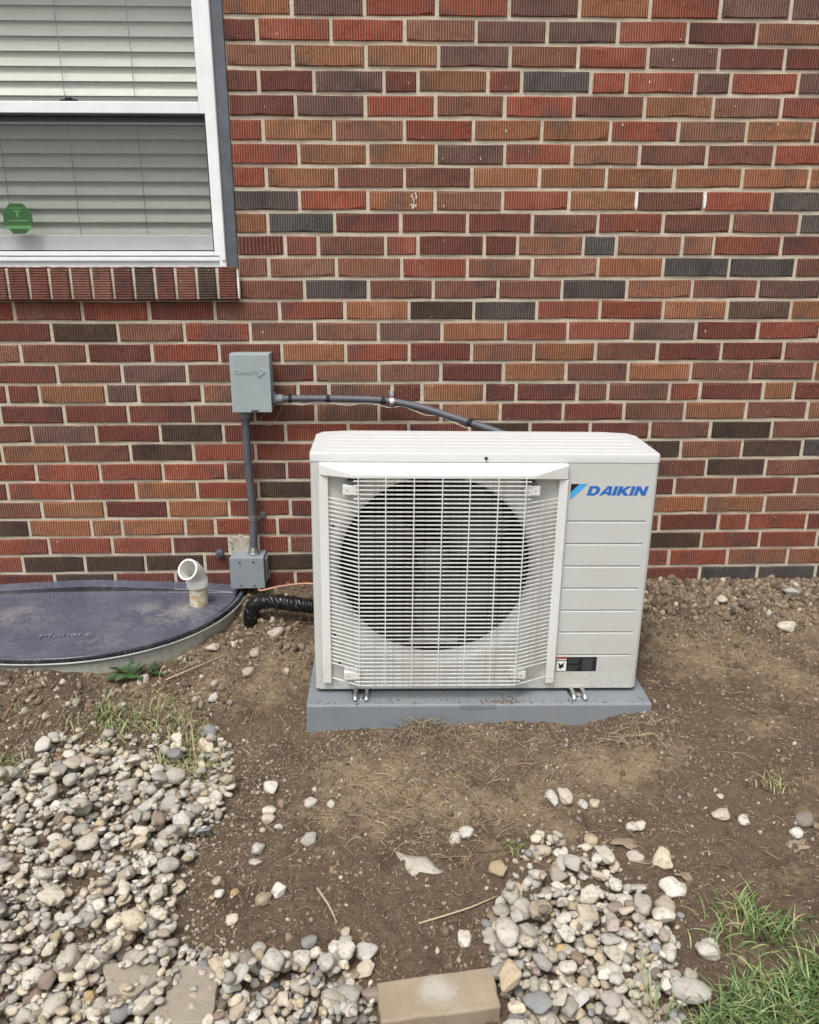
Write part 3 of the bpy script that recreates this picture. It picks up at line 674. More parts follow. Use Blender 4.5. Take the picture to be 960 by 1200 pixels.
# ================================================================== ELECTRICS ON THE WALL
BOXM = simple('box_grey_enamel', lin((150, 162, 164)), .42, var=.06, scale=20); CONM = simple('conduit_grey', lin((86, 88, 95)), .4, var=.1); FITM = simple('fitting_grey', lin((120, 125, 130)), .4, var=.12)
disc = empty('disconnect_box', (-.4347, 0, .663), 'pale grey metal disconnect box fixed to the brickwork below the window sill', 'electrical box')
mb = MB(); mb.box(-.4965, -.373, -.080, .001, .666, .850); mb.build('body', BOXM, disc, bevel=.002)
mb = MB(); mb.box(-.4990, -.3705, -.0925, -.0802, .6640, .8520); mb.box(-.4990, -.3705, -.0800, -.040, .8505, .8535); cov = mb.build('cover', BOXM, disc, bevel=.002)
mb = MB(); mb.tube([(-.398, -.0925, .804), (-.386, -.0935, .7965), (-.411, -.0925, .778)], .0022, 6); mb.build('embossed_arrow', BOXM, cov, smooth=True)
cu = bpy.data.curves.new('embossed_text', 'FONT'); cu.body = 'ConnecTo'; cu.size = .0185; cu.extrude = .0012; cu.align_x = 'LEFT'
to = bpy.data.objects.new('embossed_text', cu); me = bpy.data.meshes.new_from_object(to); bpy.data.objects.remove(to); me.materials.append(BOXM)
o = bpy.data.objects.new('embossed_text', me); COL.objects.link(o); o.parent = cov; o.rotation_euler = (R(90), 0, 0); o.scale = (.98, 1, 1); o.location = Vector((-.486, -.0928, .789)) - ORG[cov.name]
mb = MB(); mb.box(-.438, -.413, -.0955, -.0926, .669, .6725); mb.box(-.436, -.415, -.099, -.0956, .6685, .6705); mb.build('hasp', simple('hasp_dark', (.06, .06, .062), .5, .5), disc, bevel=.0008)

def conduit(path, r, period=.0062, n=12):
    """ribbed flexible conduit as one mesh"""
    P = curve(path, 16); L = [0]
    for a, b in zip(P[:-1], P[1:]): L.append(L[-1] + (b - a).length)
    m_ = int(L[-1] / period * 4); Q = []; rs = []
    for i in range(m_ + 1):
        t = L[-1] * i / m_; k = min(max(int(np.searchsorted(L, t)) - 1, 0), len(P) - 2); w = (t - L[k]) / max(1e-9, L[k + 1] - L[k])
        Q.append(P[k].lerp(P[k + 1], w)); rs.append(r * (1 + .045 * math.sin(math.pi / 2 * i)))
    mb = MB(); mb.tube(Q, rs, n); return mb, P
def wpt(u, v, y): q = at_y(u, v, y); return (q.x, q.y, q.z)
path = [wpt(326, 467.5, -.05), wpt(360, 467, -.045), wpt(410, 467.5, -.04), wpt(452, 469.5, -.04), wpt(490, 476.5, -.07), wpt(530, 488.5, -.14), wpt(580, 505, -.24), wpt(620, 520, -.30)]
whip = empty('flexible_conduit', path[0], 'grey flexible conduit running along the wall from the box to the back of the unit', 'conduit')
mb, Pc = conduit(path, .0118); mb.build('sheath', CONM, whip, smooth=True)
mb = MB(); q = Vector(path[0]); mb.tube([(-.371, q.y, q.z + .001), (-.362, q.y, q.z + .001)], .0215, 6); mb.tube([(-.3625, q.y, q.z), (-.338, q.y, q.z)], [.0165, .0150], 14); mb.build('fitting', FITM, whip, bevel=.001)
TAPE = simple('black_tie', (.012, .012, .013), .35)
def near(P, u): return min(range(len(P)), key=lambda i: abs(pix(P[i])[0] - u))
for u, w in ((341, .014), (384, .013), (449, .018), (552, .014)):
    i = near(Pc, u); a = Pc[i]; t = (Pc[min(i + 1, len(Pc) - 1)] - Pc[max(0, i - 1)]).normalized()
    mb = MB(); mb.tube([a - t * w / 2, a + t * w / 2], .0137, 12); mb.box(a.x - .003, a.x + .003, a.y - .016, a.y - .008, a.z + .010, a.z + .0185 if u < 345 else a.z + .013); mb.build('cable_tie', TAPE, whip)
i = near(Pc, 459); a = Pc[i]; mb = MB(); mb.tube([a - Vector((.008, 0, 0)), a + Vector((.008, 0, 0))], .0148, 14)
mb.box(a.x - .008, a.x + .008, -.006, .0, a.z + .010, a.z + .030); mb.tube([(a.x, -.012, a.z + .020), (a.x, -.006, a.z + .020)], .005, 6); mb.box(a.x - .006, a.x + .006, a.y - .0175, a.y - .012, a.z - .01, a.z + .0)
mb.build('clamp', STEEL, whip, bevel=.001)
WIRE = simple('thin_white_wire', (.55, .54, .50), .5)
mb = MB(); mb.tube(curve([Vector(p) + Vector((0, -.006, -.0155 - .006 * math.sin(i * 2.1))) for i, p in enumerate(Pc[8:-24:6])], 3), .0014, 5); mb.build('control_wire', WIRE, whip, smooth=True)
mb = MB(); mb.tube(curve([(-.372, -.03, .665), wpt(306, 489, -.02), wpt(311, 497, -.02), wpt(318, 498, -.02), wpt(325, 489, -.02), wpt(331, 476, -.03)], 5), .0010, 5)
tag(mb.build('loose_wire', simple('brown_wire', (.38, .27, .19), .6), None, smooth=True), 'thin loose wire hanging in a loop under the pale grey box', 'wire')

path = [(-.4665, -.047, .655), (-.468, -.044, .52), (-.4635, -.040, .36), (-.4625, -.036, .282), (-.4670, -.042, .168)]
drop = empty('flexible_conduit', (-.4665, -.045, .155), 'grey vertical flexible conduit joining the upper box to the lower box', 'conduit')
mb, Pv = conduit(path, .0138); mb.build('sheath', CONM, drop, smooth=True)
mb = MB(); mb.tube([(-.4665, -.047, .6635), (-.4665, -.047, .656)], .0225, 8); mb.tube([(-.4665, -.047, .6565), (-.4665, -.047, .637)], [.0195, .0165], 14); mb.build('fitting', FITM, drop, bevel=.001)
mb = MB(); mb.tube([(-.467, -.042, .149), (-.467, -.042, .156)], .0225, 8); mb.tube([(-.467, -.042, .155), (-.467, -.042, .174)], [.0200, .0160], 14); mb.build('fitting', STEEL, drop, bevel=.001)
mb = MB(); mb.tube([(-.4625, -.036, .272), (-.4625, -.036, .291)], .0158, 14); mb.box(-.447, -.424, -.005, .0, .270, .293); mb.tube([(-.433, -.014, .281), (-.433, -.005, .281)], .006, 6); mb.build('strap', simple('strap_dull', (.22, .22, .22), .5, .6), drop, bevel=.001)

jb = empty('junction_box', (-.4885, 0, .033), 'small square grey junction box with four cover screws low on the wall', 'electrical box')
JBM = simple('junction_grey', lin((134, 143, 150)), .45, var=.07, scale=20)
mb = MB(); mb.box(-.5470, -.4300, -.070, .001, .0335, .1480); mb.build('body', JBM, jb, bevel=.002)
mb = MB(); mb.box(-.5480, -.4290, -.0790, -.0702, .0330, .1482); mb.build('cover', JBM, jb, bevel=.002)
mb = MB(); mb.box(-.4297, -.4225, -.050, .0, .050, .135); mb.box(-.4297, -.418, -.02, 0, .046, .070); mb.build('side_flange', JBM, jb, bevel=.003)
for x in (-.513, -.466):
    for z in (.047, .134): mb = MB(); mb.tube([(x, -.0825, z), (x, -.0790, z)], [.0030, .0044], 10); mb.build('screw', STEEL, jb)
mb = MB(); mb.tube([(-.594, -.018, .139), (-.594, .001, .141)], [.0125, .0135], 12); mb.tube([(-.594, -.021, .138), (-.594, -.0175, .139)], .006, 8)
tag(mb.build('wall_plug', simple('plug_grey', lin((92, 92, 102)), .45), None, bevel=.002), 'small dark grey round plug in the brickwork left of the square junction box', 'plug')

# black wrapped refrigerant lines and bare control cable
m = NT('black_wrap'); p = m.obj(); w = m.n('ShaderNodeTexWave'); w.inputs['Scale'].default_value = 13; w.inputs['Distortion'].default_value = 11; w.inputs['Detail'].default_value = 3; m.l(p, w.inputs[0])
m.set(Base_Color=(.010, .010, .011), Roughness=.24, Normal=m.bump(w.outputs['Fac'], .9, .006, m.bump(m.noise(p, 60, 3), .6, .004)))
g0 = hz(-.462, -.205)
P = curve([(-.15, -.25, .030), (-.262, -.235, .034), (-.34, -.222, .040), (-.405, -.210, .042), (-.445, -.205, .028), (-.461, -.203, -.008), (-.463, -.203, g0 - .06)], 14)
rr = [.0255 * (1 + .03 * math.sin(i * .63) + .03 * math.sin(i * .27 + 1) + .02 * math.sin(i * 1.7)) for i in range(len(P))]
mb = MB(); mb.tube(P, rr, 18)
tag(mb.build('wrapped_pipe', m.m, None, smooth=True), 'black tape wrapped pipe bending from the unit down into the soil', 'pipe')
mb = MB(); mb.tube(curve([(-.452, -.02, .022), wpt(305, 692, -.10), wpt(330, 687, -.13), wpt(364, 684, -.17), (-.18, -.2, .07)], 6), .0036, 8)
tag(mb.build('orange_cable', simple('copper_cable', lin((188, 142, 118)), .45), None, smooth=True), 'thin orange cable from the square junction box to the unit, above the black pipe', 'cable')

# ================================================================== WINDOW WELL AND COVER
def sup(t): c, s = math.cos(t), math.sin(t); return (math.copysign(abs(c) ** (2 / WN), c), -abs(s) ** (2 / WN))
well = MB(); NTT = 90; vs = []; n = NTT + 1
for z, rr_ in ((-.55, .968), (-.020, .968), (-.020, .988), (-.55, .988)):
    for i in range(n): a, b = sup(math.pi * i / NTT); k = rr_ + (.004 * math.sin(z * 180) if z < -.1 else 0); vs.append((WX + WA * k * a, WB * k * b, z))
well.add(vs, [(k * n + i, k * n + i + 1, (k + 1) * n + i + 1, (k + 1) * n + i) for k in range(3) for i in range(NTT)])
WELLM = NT('well_wall'); p = WELLM.pos(); n1 = WELLM.noise(p, 14, 5, .65); c = WELLM.mix(n1, (.30, .31, .27), (.42, .42, .37)); c = WELLM.mix(WELLM.ramp(WELLM.noise(p, 40, 4), .5, .7, 0, .6), c, (.18, .14, .10)); WELLM.set(Base_Color=c, Roughness=.7)
tag(well.build('window_well', WELLM.m, None, smooth=True, auto=40), 'pale grey curved window well wall set in the soil under the clear cover', 'window well')
cover = empty('well_cover', (WX, 0, -.03), 'dusty tinted plastic window well cover with a rounded front edge', 'window well cover')
def cz(x, y, r):
    zm = .0035 + .012 * (1 - r * r) + .0012 * fbm(np.array([x]), np.array([y]), .2, 2, 5)[0]
    k = max(0, 1 - abs(x - WX) / (WA * 1.0)); t = min(1, max(0, (-y - .049) / .006)); t = t * t * (3 - 2 * t)
    zb = .008 + .034 * k ** .6 + .12 * y; bead = .0030 * math.exp(-((y + .068) / .005) ** 2) + .0015 * math.exp(-((y + .040) / .004) ** 2)
    return zm * t + max(zm, zb) * (1 - t) + bead
ROWY = [.001, .012, .026, .036, .041, .046, .0495, .051, .0525, .054, .0555, .060, .064, .068, .072, .080]; NR = 22
rim = [(.958, -.002), (.966, .002), (.976, .0075), (.986, .0090), (.996, .0080), (1.001, .004), (1.003, -.002), (1.003, -.010)]
mb = MB(); cols = []
for i in range(n):
    a, b = sup(math.pi * i / NTT); x, yr = WX + WA * .955 * a, WB * .955 * b; sc_y = min(1., abs(yr) / .13); L = [(x, -y * sc_y) for y in ROWY]; y0 = L[-1][1]
    L += [(x, y0 + (yr - y0) * k / NR) for k in range(1, NR + 1)]
    L = [(x, min(y, -.0008), cz(x, y, min(.955, float(well_r(np.array([x]), np.array([y]))[0])))) for x, y in L]; zl = L[-1][2]
    L += [(WX + WA * r * a, min(WB * r * b, -.0008), zl * .3 + (.0035 + .012 * (1 - .955 ** 2)) * .7 + d_) for r, d_ in rim]; cols.append(L)
M_ = len(cols[0]); mb.add([p for L in cols for p in L], [(i * M_ + k, i * M_ + k + 1, (i + 1) * M_ + k + 1, (i + 1) * M_ + k) for i in range(n - 1) for k in range(M_ - 1)])
LIP = [(L[-1][0], L[-1][1], L[-1][2]) for L in cols]
m = NT('tinted_plastic'); p = m.pos(); n1 = m.noise(p, 7, 5, .65); n2 = m.noise(p, 60, 5, .7); n3 = m.noise(p, 320, 3, .7); n4 = m.noise(p, 2.5, 3)
haze = m.mix(m.math('ADD', m.math('MULTIPLY', n4, .5), m.math('MULTIPLY', n1, .5)), lin((60, 63, 79)), lin((124, 128, 146)))
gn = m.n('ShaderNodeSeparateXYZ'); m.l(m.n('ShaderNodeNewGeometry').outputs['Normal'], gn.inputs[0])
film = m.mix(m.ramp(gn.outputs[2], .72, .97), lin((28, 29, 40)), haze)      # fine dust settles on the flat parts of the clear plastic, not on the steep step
dustc = m.mix(n2, (.33, .29, .235), (.47, .43, .37))
def spot(x, y, a, b):
    g = m.n('ShaderNodeVectorMath', operation='SUBTRACT'); m.l(p, g.inputs[0]); g.inputs[1].default_value = (x, y, 0); h = m.n('ShaderNodeVectorMath', operation='MULTIPLY'); m.l(g.outputs[0], h.inputs[0]); h.inputs[1].default_value = (1 / a, 1 / b, 0)
    L = m.n('ShaderNodeVectorMath', operation='LENGTH'); m.l(h.outputs[0], L.inputs[0]); return m.ramp(L.outputs[1], 1., .2)
zone = m.math('ADD', m.math('ADD', spot(-.74, -.24, .20, .13), spot(-.90, -.42, .10, .06)), m.math('MULTIPLY', spot(-1.22, -.25, .14, .10), .7))
dust = m.math('MULTIPLY', m.ramp(m.math('ADD', n1, m.math('MULTIPLY', n2, .55)), .70, 1.02), m.math('ADD', .12, m.math('MULTIPLY', zone, .8)))
speck = m.math('MULTIPLY', m.ramp(n3, .58, .68), .6)
c = m.mix(m.math('MINIMUM', dust, .95), film, dustc); c = m.mix(speck, c, (.36, .36, .40))
m.set(Base_Color=c, Roughness=m.math('ADD', .24, m.math('MULTIPLY', dust, .5)), Normal=m.bump(n1, .15, .01)); m.b.inputs['IOR'].default_value = 1.5
tr = m.n('ShaderNodeBsdfTransparent'); tr.inputs[0].default_value = (.55, .55, .68, 1); mx = m.n('ShaderNodeMixShader')
m.l(m.math('MULTIPLY', m.math('SUBTRACT', 1., m.math('MINIMUM', m.math('ADD', dust, speck), 1.)), .32), mx.inputs[0]); m.l(m.b.outputs[0], mx.inputs[1]); m.l(tr.outputs[0], mx.inputs[2]); m.l(mx.outputs[0], m.out.inputs[0])
COVM = m.m
mb.build('shell', COVM, cover, smooth=True, auto=50)
mb = MB(); mb.tube(LIP, .0030, 8); mb.build('rim_lip', simple('pale_plastic_edge', (.40, .42, .39), .4, var=.25, scale=18), cover, smooth=True)
cu = bpy.data.curves.new('moulded_text', 'FONT'); cu.body = 'Monarc'; cu.size = .05; cu.extrude = .0012
to = bpy.data.objects.new('moulded_text', cu); me = bpy.data.meshes.new_from_object(to); bpy.data.objects.remove(to); me.materials.append(simple('scuffed_edge', (.24, .26, .34), .5, var=.6, scale=60))
q0 = at_z(44, 748, .012)
o = bpy.data.objects.new('moulded_text', me); COL.objects.link(o); o.parent = cover; o.rotation_euler = (0, 0, R(6)); o.scale = (1.05, .75, 1); o.location = Vector((q0.x, q0.y, .0128)) - ORG[cover.name]

# white pipe standing in the cover
vent = empty('vent_pipe', (-.647, -.15, .0), 'white plastic pipe with an angled elbow standing up through the well cover', 'pipe')
PVC = simple('white_pvc', (.76, .75, .71), .32, var=.05); OLD = NT('stained_pvc'); p = OLD.obj(); s1 = OLD.noise(p, 45, 4); OLD.set(Base_Color=OLD.mix(OLD.ramp(s1, .45, .62, 0, .8), (.62, .57, .47), (.42, .27, .12)), Roughness=.5)
vx, vy = -.647, -.15
mb = MB(); mb.tube([(vx, vy, -.2), (vx, vy, .077)], .0305, 24); mb.build('pipe', OLD.m, vent, smooth=True, auto=40)
d = Vector((-.30, -.74, .50)).normalized(); up = Vector((0, 0, 1)); c0 = Vector((vx, vy, .098)); P = [Vector((vx, vy, .0765)), Vector((vx, vy, .098))]; rad = [.0368, .0368]
for i in range(1, 9):
    t = i / 8; dd = up.lerp(d, t).normalized(); P.append(P[-1] + dd * .0068); rad.append(.0328)
rad[2] = .0332
e = P[-1]; P += [e + d * .001, e + d * .024]; rad += [.0368, .0368]
inner = [e + d * .024, e + d * .0238, e + d * .004, e - d * .03]; P2 = P + inner; rad2 = rad + [.0345, .0285, .0275, .0265]
mb = MB(); mb.tube(P, rad, 28, cap=False); n_ = 28
mb.tube(inner, [.0368, .0305, .0300, .0295], 28, cap=False); mb.build('elbow', PVC, vent, smooth=True, auto=40)

# ================================================================== STONES
def ico(sub):
    import bmesh
    bm = bmesh.new(); bmesh.ops.create_icosphere(bm, subdivisions=sub, radius=1.0)
    v = np.array([x.co[:] for x in bm.verts]); bm.verts.index_update(); f = np.array([[y.index for y in x.verts] for x in bm.faces]); bm.free(); return v, f
from mathutils import noise as MN
def stone(sub, seed, kind):
    """river pebble (kind 0..2: round, flat, long), broken stone (3) or clod (4) in a unit box; returns vertices, faces"""
    v, f = ico(sub); r = random.Random(seed); o = Vector((r.random() * 50, r.random() * 50, r.random() * 50))
    e = {0: .92, 1: .86, 2: .95, 3: .72, 4: .9}[kind]
    v = np.sign(v) * np.abs(v) ** e; am = {0: .32, 1: .36, 2: .32, 3: .36, 4: .42}[kind]
    out = []
    for p in v:
        p = Vector(p); q = p.normalized(); k = 1 + am * MN.noise(q * 1.1 + o) + am * .35 * MN.noise(q * 2.6 + o) + (.16 * MN.noise(q * 5 + o) + .10 * MN.noise(q * 9 + o) if kind == 4 else .012 * MN.noise(q * 7 + o)); out.append(p * k)
    v = np.array(out)
    for _ in range({0: 3, 1: 4, 2: 3, 3: 9, 4: 3}[kind]):
        d = np.array(Vector((r.gauss(0, 1), r.gauss(0, 1), r.gauss(0, 1))).normalized()); lim = r.uniform(.62, .86) if kind >= 3 else r.uniform(.72, .95)
        t = v @ d; ex = np.maximum(t - lim, 0); v = v - np.outer(ex * (.9 if kind == 3 else .7), d)
    lo, hi = v.min(0), v.max(0); return (v - (lo + hi) / 2) / ((hi - lo) / 2), f
def mkmesh(name, v, f, mats):
    me = bpy.data.meshes.new(name); me.from_pydata([tuple(x) for x in v], [], [tuple(int(i) for i in x) for x in f]); [me.materials.append(x) for x in mats]
    me.polygons.foreach_set('use_smooth', [True] * len(me.polygons)); me.update(); return me
CLS = {'light grey': (.47, .44, .37), 'cream': (.51, .445, .34), 'tan': (.42, .34, .24), 'mid grey': (.35, .325, .28), 'blue grey': (.225, .235, .24), 'brown': (.22, .165, .125), 'pinkish': (.36, .295, .26), 'off white': (.55, .52, .46), 'ochre': (.40, .29, .15), 'near black': (.03, .024, .022)}
CN = list(CLS); CW = [.33, .25, .16, .12, .035, .035, .035, .035, .006, .003]
def stone_mat(name, rgb):
    m = NT('stone_' + name.replace(' ', '_')); p = m.obj(); oi = m.n('ShaderNodeObjectInfo').outputs['Random']; ri = m.n('ShaderNodeNewGeometry').outputs['Random Per Island']
    rn = m.math('FRACT', m.math('ADD', m.math('MULTIPLY', oi, 3.7), m.math('MULTIPLY', ri, 5.3)))
    ge = m.pos(); n1 = m.noise(ge, 60, 4); n2 = m.noise(ge, 420, 3, .7); n3 = m.noise(ge, 140, 4, .7)
    hv = m.n('ShaderNodeHueSaturation'); hv.inputs['Color'].default_value = (*rgb, 1); m.l(m.ramp(rn, 0, 1, .74, 1.20), hv.inputs['Value'])
    m.l(m.ramp(m.math('FRACT', m.math('MULTIPLY', rn, 7.3)), 0, 1, .5, 1.1), hv.inputs['Saturation'])
    c = m.mix(m.ramp(n1, .5, .75, 0, .4), hv.outputs[0], tuple(x * y for x, y in zip(rgb, (.72, .66, .58))))
    c = m.mix(m.ramp(n2, .60, .72, 0, .45), c, tuple(x * .45 for x in rgb)); c = m.mix(m.ramp(n3, .62, .75, 0, .5), c, tuple(min(.7, x * 1.35 + .04) for x in rgb))
    mud = m.ramp(n3, .5, .62); c = m.mix(m.math('MULTIPLY', m.math('MULTIPLY', mud, m.ramp(n1, .38, .54)), .8), c, (.27, .21, .145))
    m.set(Base_Color=c, Roughness=.82, Normal=m.bump(n2, .45, .0015, m.bump(n3, .5, .003))); m.b.inputs['Specular IOR Level'].default_value = .35; return m.m
SM = [stone_mat(k, CLS[k]) for k in CN]
NB = 16; KINDS = [0, 3, 1, 1, 2, 0, 1, 3, 3, 2, 1, 0, 3, 1, 0, 3]
HI = [stone(3, 40 + i, KINDS[i]) for i in range(NB)]; LO_ = [stone(2, 40 + i, KINDS[i]) for i in range(NB)]
HIM = {}
def hi_mesh(b, c):
    if (b, c) not in HIM: HIM[b, c] = mkmesh('pebble', *HI[b], [SM[c]])
    return HIM[b, c]

_ix = np.where((gx > -1.74) & (gx < 1.74))[0]; _iy = np.where(gy > -1.94)[0]; _x0, _y0 = gx[_ix[0]], gy[_iy[0]]; _st = .0062
_GZ = GZ[np.ix_(_iy, _ix)]
def hgrid(x, y):
    i = np.clip(((x - _x0) / _st), 0, _GZ.shape[1] - 1.01); j = np.clip(((y - _y0) / _st), 0, _GZ.shape[0] - 1.01); a = i.astype(int); b = j.astype(int); u = i - a; v = j - b
    return (_GZ[b, a] * (1 - u) + _GZ[b, a + 1] * u) * (1 - v) + (_GZ[b + 1, a] * (1 - u) + _GZ[b + 1, a + 1] * u) * v
def hz(x, y):
    if abs(x) > 1.72 or y < -1.92: return float(h_at(np.array([x]), np.array([y]))[0])
    i = (x - _x0) / _st; j = min((y - _y0) / _st, _GZ.shape[0] - 1.01); a = int(i); b = int(j); u = i - a; v = j - b
    return float((_GZ[b, a] * (1 - u) + _GZ[b, a + 1] * u) * (1 - v) + (_GZ[b + 1, a] * (1 - u) + _GZ[b + 1, a + 1] * u) * v)
def in_poly(x, y, P):
    c = False; j = len(P) - 1
    for i in range(len(P)):
        if (P[i][1] > y) != (P[j][1] > y) and x < (P[j][0] - P[i][0]) * (y - P[i][1]) / (P[j][1] - P[i][1]) + P[i][0]: c = not c
        j = i
    return c
def gpoly(L): return [tuple(at_g(u, v)[:2]) for u, v in L]
LEFT = gpoly([(-60, 925), (20, 905), (60, 868), (120, 850), (200, 842), (252, 838), (272, 880), (268, 950), (240, 985), (214, 1030), (204, 1085), (206, 1112), (250, 1126), (330, 1128), (400, 1132), (444, 1142), (446, 1290), (-60, 1290)])
RIGHT = gpoly([(628, 990), (668, 985), (712, 1000), (742, 1040), (770, 1085), (788, 1120), (800, 1165), (806, 1290), (594, 1290), (588, 1180), (574, 1140), (582, 1100), (596, 1045)])
SPARSE = gpoly([(120, 842), (200, 832), (262, 835), (275, 900), (268, 950), (200, 930), (185, 895), (140, 880)])
PV = Vector(at_g(512, 1160)); pvx = [tuple(at_g(u, v)[:2]) for u, v in ((437, 1146), (578, 1126), (596, 1192), (600, 1300), (440, 1300))]
# drop the stones one after another on a height map so that they really lie on each other
GS = .004; hx0, hx1, hy0, hy1 = -1.05, .75, -2.05, -.75
HXA = np.arange(hx0, hx1, GS); HYA = np.arange(hy0, hy1, GS); HMX, HMY = np.meshgrid(HXA, HYA); HM = h_at(HMX, HMY); HSOIL = HM.copy()
def rest(x, y, a, b, c, th):
    R_ = max(a, b); i0, i1 = int((x - R_ - hx0) / GS), int((x + R_ - hx0) / GS) + 1; j0, j1 = int((y - R_ - hy0) / GS), int((y + R_ - hy0) / GS) + 1
    if i0 < 0 or j0 < 0 or i1 >= len(HXA) or j1 >= len(HYA): return None
    dx = HMX[j0:j1, i0:i1] - x; dy = HMY[j0:j1, i0:i1] - y; ct, st = math.cos(th), math.sin(th)
    q = ((dx * ct + dy * st) / a) ** 2 + ((-dx * st + dy * ct) / b) ** 2; ok = q < 1; s = c * np.sqrt(np.maximum(1 - q, 0))
    if not ok.any(): return None
    z = np.percentile((HM[j0:j1, i0:i1] + s)[ok], 88); return z, (slice(j0, j1), slice(i0, i1)), ok, s
stones = []
def drop(x, y, a, b, c, th, sink=.5):
    r_ = rest(x, y, a, b, c, th)
    if r_ is None: return None
    z, sl, ok, s = r_; soil = HSOIL[sl][ok].mean(); z -= c * sink if z - c < soil + .006 else c * .10
    HM[sl] = np.where(ok, np.maximum(HM[sl], z + s), HM[sl]); return z
# paver first: it is an obstacle
paver_top = []
def dens(x, y):
    if in_poly(x, y, pvx): return 0
    if in_poly(x, y, SPARSE): return .40
    if in_poly(x, y, LEFT): return 1.0
    if in_poly(x, y, RIGHT): return 1.0 if pix((x, y, -.2))[1] > 1060 else .50
    return .022 if any(in_poly(x, y, P) for P in STRAY) else 0
def rsize(big): return max(.0058, min(.0265, random.lognormvariate(math.log(.0121 if big else .0076), .38)))
xm_ = at_g(512, 1160).x
def try_stones(n, big, box, ncand):
    made = 0
    for _ in range(n * 6):
        if made >= n: break
        a = rsize(big); best = None
        for _c in range(ncand):
            x = random.uniform(box[0], box[1]); y = random.uniform(box[2], box[3]); d_ = dens(x, y)
            if random.random() > d_: continue
            # edge stones are pulled in only when most of the stone is inside the bed
            z = HM[min(len(HYA) - 1, max(0, int((y - hy0) / GS))), min(len(HXA) - 1, max(0, int((x - hx0) / GS)))] - h_base(x, y)
            if best is None or z < best[0]: best = (z, x, y)
        if best is None or best[0] > (.032 if best[1] < xm_ else .020): continue
        _, x, y = best; b = a * random.uniform(.66, .95); c = b * random.uniform(.45, .80); th = random.uniform(0, math.pi)
        z = drop(x, y, a, b, c, th)
        if z is None: continue
        stones.append((x, y, z, a, b, c, th)); made += 1
STRAY = [gpoly([(262, 870), (330, 915), (335, 1010), (262, 1060), (250, 1125), (200, 1110), (205, 1030)]), gpoly([(600, 1000), (640, 930), (710, 925), (800, 1000), (820, 1090), (800, 1150), (770, 1090), (740, 1030), (700, 1000), (640, 1000), (600, 1060), (575, 1120), (565, 1080)]), gpoly([(250, 1105), (440, 1110), (440, 1145), (250, 1130)]), gpoly([(-20, 860), (60, 850), (130, 800), (240, 800), (250, 845), (120, 850), (20, 910)])]
LB = (min(p[0] for p in LEFT), max(p[0] for p in LEFT), min(p[1] for p in LEFT), max(p[1] for p in LEFT)); RB = (min(p[0] for p in RIGHT), max(p[0] for p in RIGHT), min(p[1] for p in RIGHT), max(p[1] for p in RIGHT))
LB = (LB[0], LB[1] + .16, LB[2], LB[3] + .10); RB = (RB[0] - .05, RB[1] + .06, RB[2], RB[3] + .10)
try_stones(1100, False, LB, 2); try_stones(1080, True, LB, 5); try_stones(400, False, RB, 2); try_stones(360, True, RB, 5); try_stones(600, False, LB, 3); try_stones(220, False, RB, 3)
# which of them show: top of the stone is the top of the heap there
info = []
for s in stones:
    x, y, z, a, b, c, th = s; i = int((x - hx0) / GS); j = int((y - hy0) / GS); vis = HM[j, i] < z + c * 1.15
    u, v = pix((x, y, z)); dd = (Vector((x, y, z)) - CAM).length; px = FPX * a / dd * (1 if vis else .3)
    info.append(px if (-5 < u < 965 and v < 1208) else 0)
order = sorted(range(len(stones)), key=lambda i: -info[i]); indiv = set(order[:238])
acc = {'v': [], 'f': [], 'm': [], 'n': 0}
def put(acc, bv, bf, M3, pos, mi):
    acc['v'].append(bv @ M3.T + pos); acc['f'].append(bf + acc['n']); acc['m'].append(np.full(len(bf), mi)); acc['n'] += len(bv)
def euler_m(a, b, c): return np.array(Euler((a, b, c)).to_matrix())
def finish(acc, name, mats, smooth=True, label=None, kind='stuff'):
    v = np.concatenate(acc['v']).astype(np.float32); f = np.concatenate(acc['f']).astype(np.int32); mi = np.concatenate(acc['m']).astype(np.int32); k = f.shape[1]
    me = bpy.data.meshes.new(name); me.vertices.add(len(v)); me.vertices.foreach_set('co', v.ravel()); me.loops.add(f.size); me.loops.foreach_set('vertex_index', f.ravel())
    me.polygons.add(len(f)); me.polygons.foreach_set('loop_start', np.arange(0, f.size, k, dtype=np.int32)); me.polygons.foreach_set('material_index', mi)
    [me.materials.append(x) for x in mats]; me.update(calc_edges=True); me.polygons.foreach_set('use_smooth', np.full(len(f), smooth)); o = bpy.data.objects.new(name, me); COL.objects.link(o)
    return tag(o, label, None, None, kind)
SHAPE = {0: 'rounded', 1: 'flattened', 2: 'long', 3: 'broken'}
xm = (PV.x); PB = []
for i, (x, y, z, a, b, c, th) in enumerate(stones):
    bi = random.randrange(NB); ci = random.choices(range(len(CN)), CW)[0]; rot = (random.gauss(0, .24), random.gauss(0, .24), th)
    if i in indiv:
        o = bpy.data.objects.new('pebble', hi_mesh(bi, ci)); COL.objects.link(o); o.location = (x, y, z); o.rotation_euler = rot; o.scale = (a, b, c)
        PB.append((o, x, y, 'large' if a > .0195 else 'small', SHAPE[KINDS[bi]], CN[ci]))
    else: put(acc, LO_[bi][0], LO_[bi][1], euler_m(*rot) @ np.diag((a, b, c)), np.array((x, y, z)), ci)
finish(acc, 'gravel', SM, True, 'small mixed river gravel filling the gaps between the larger pebbles')
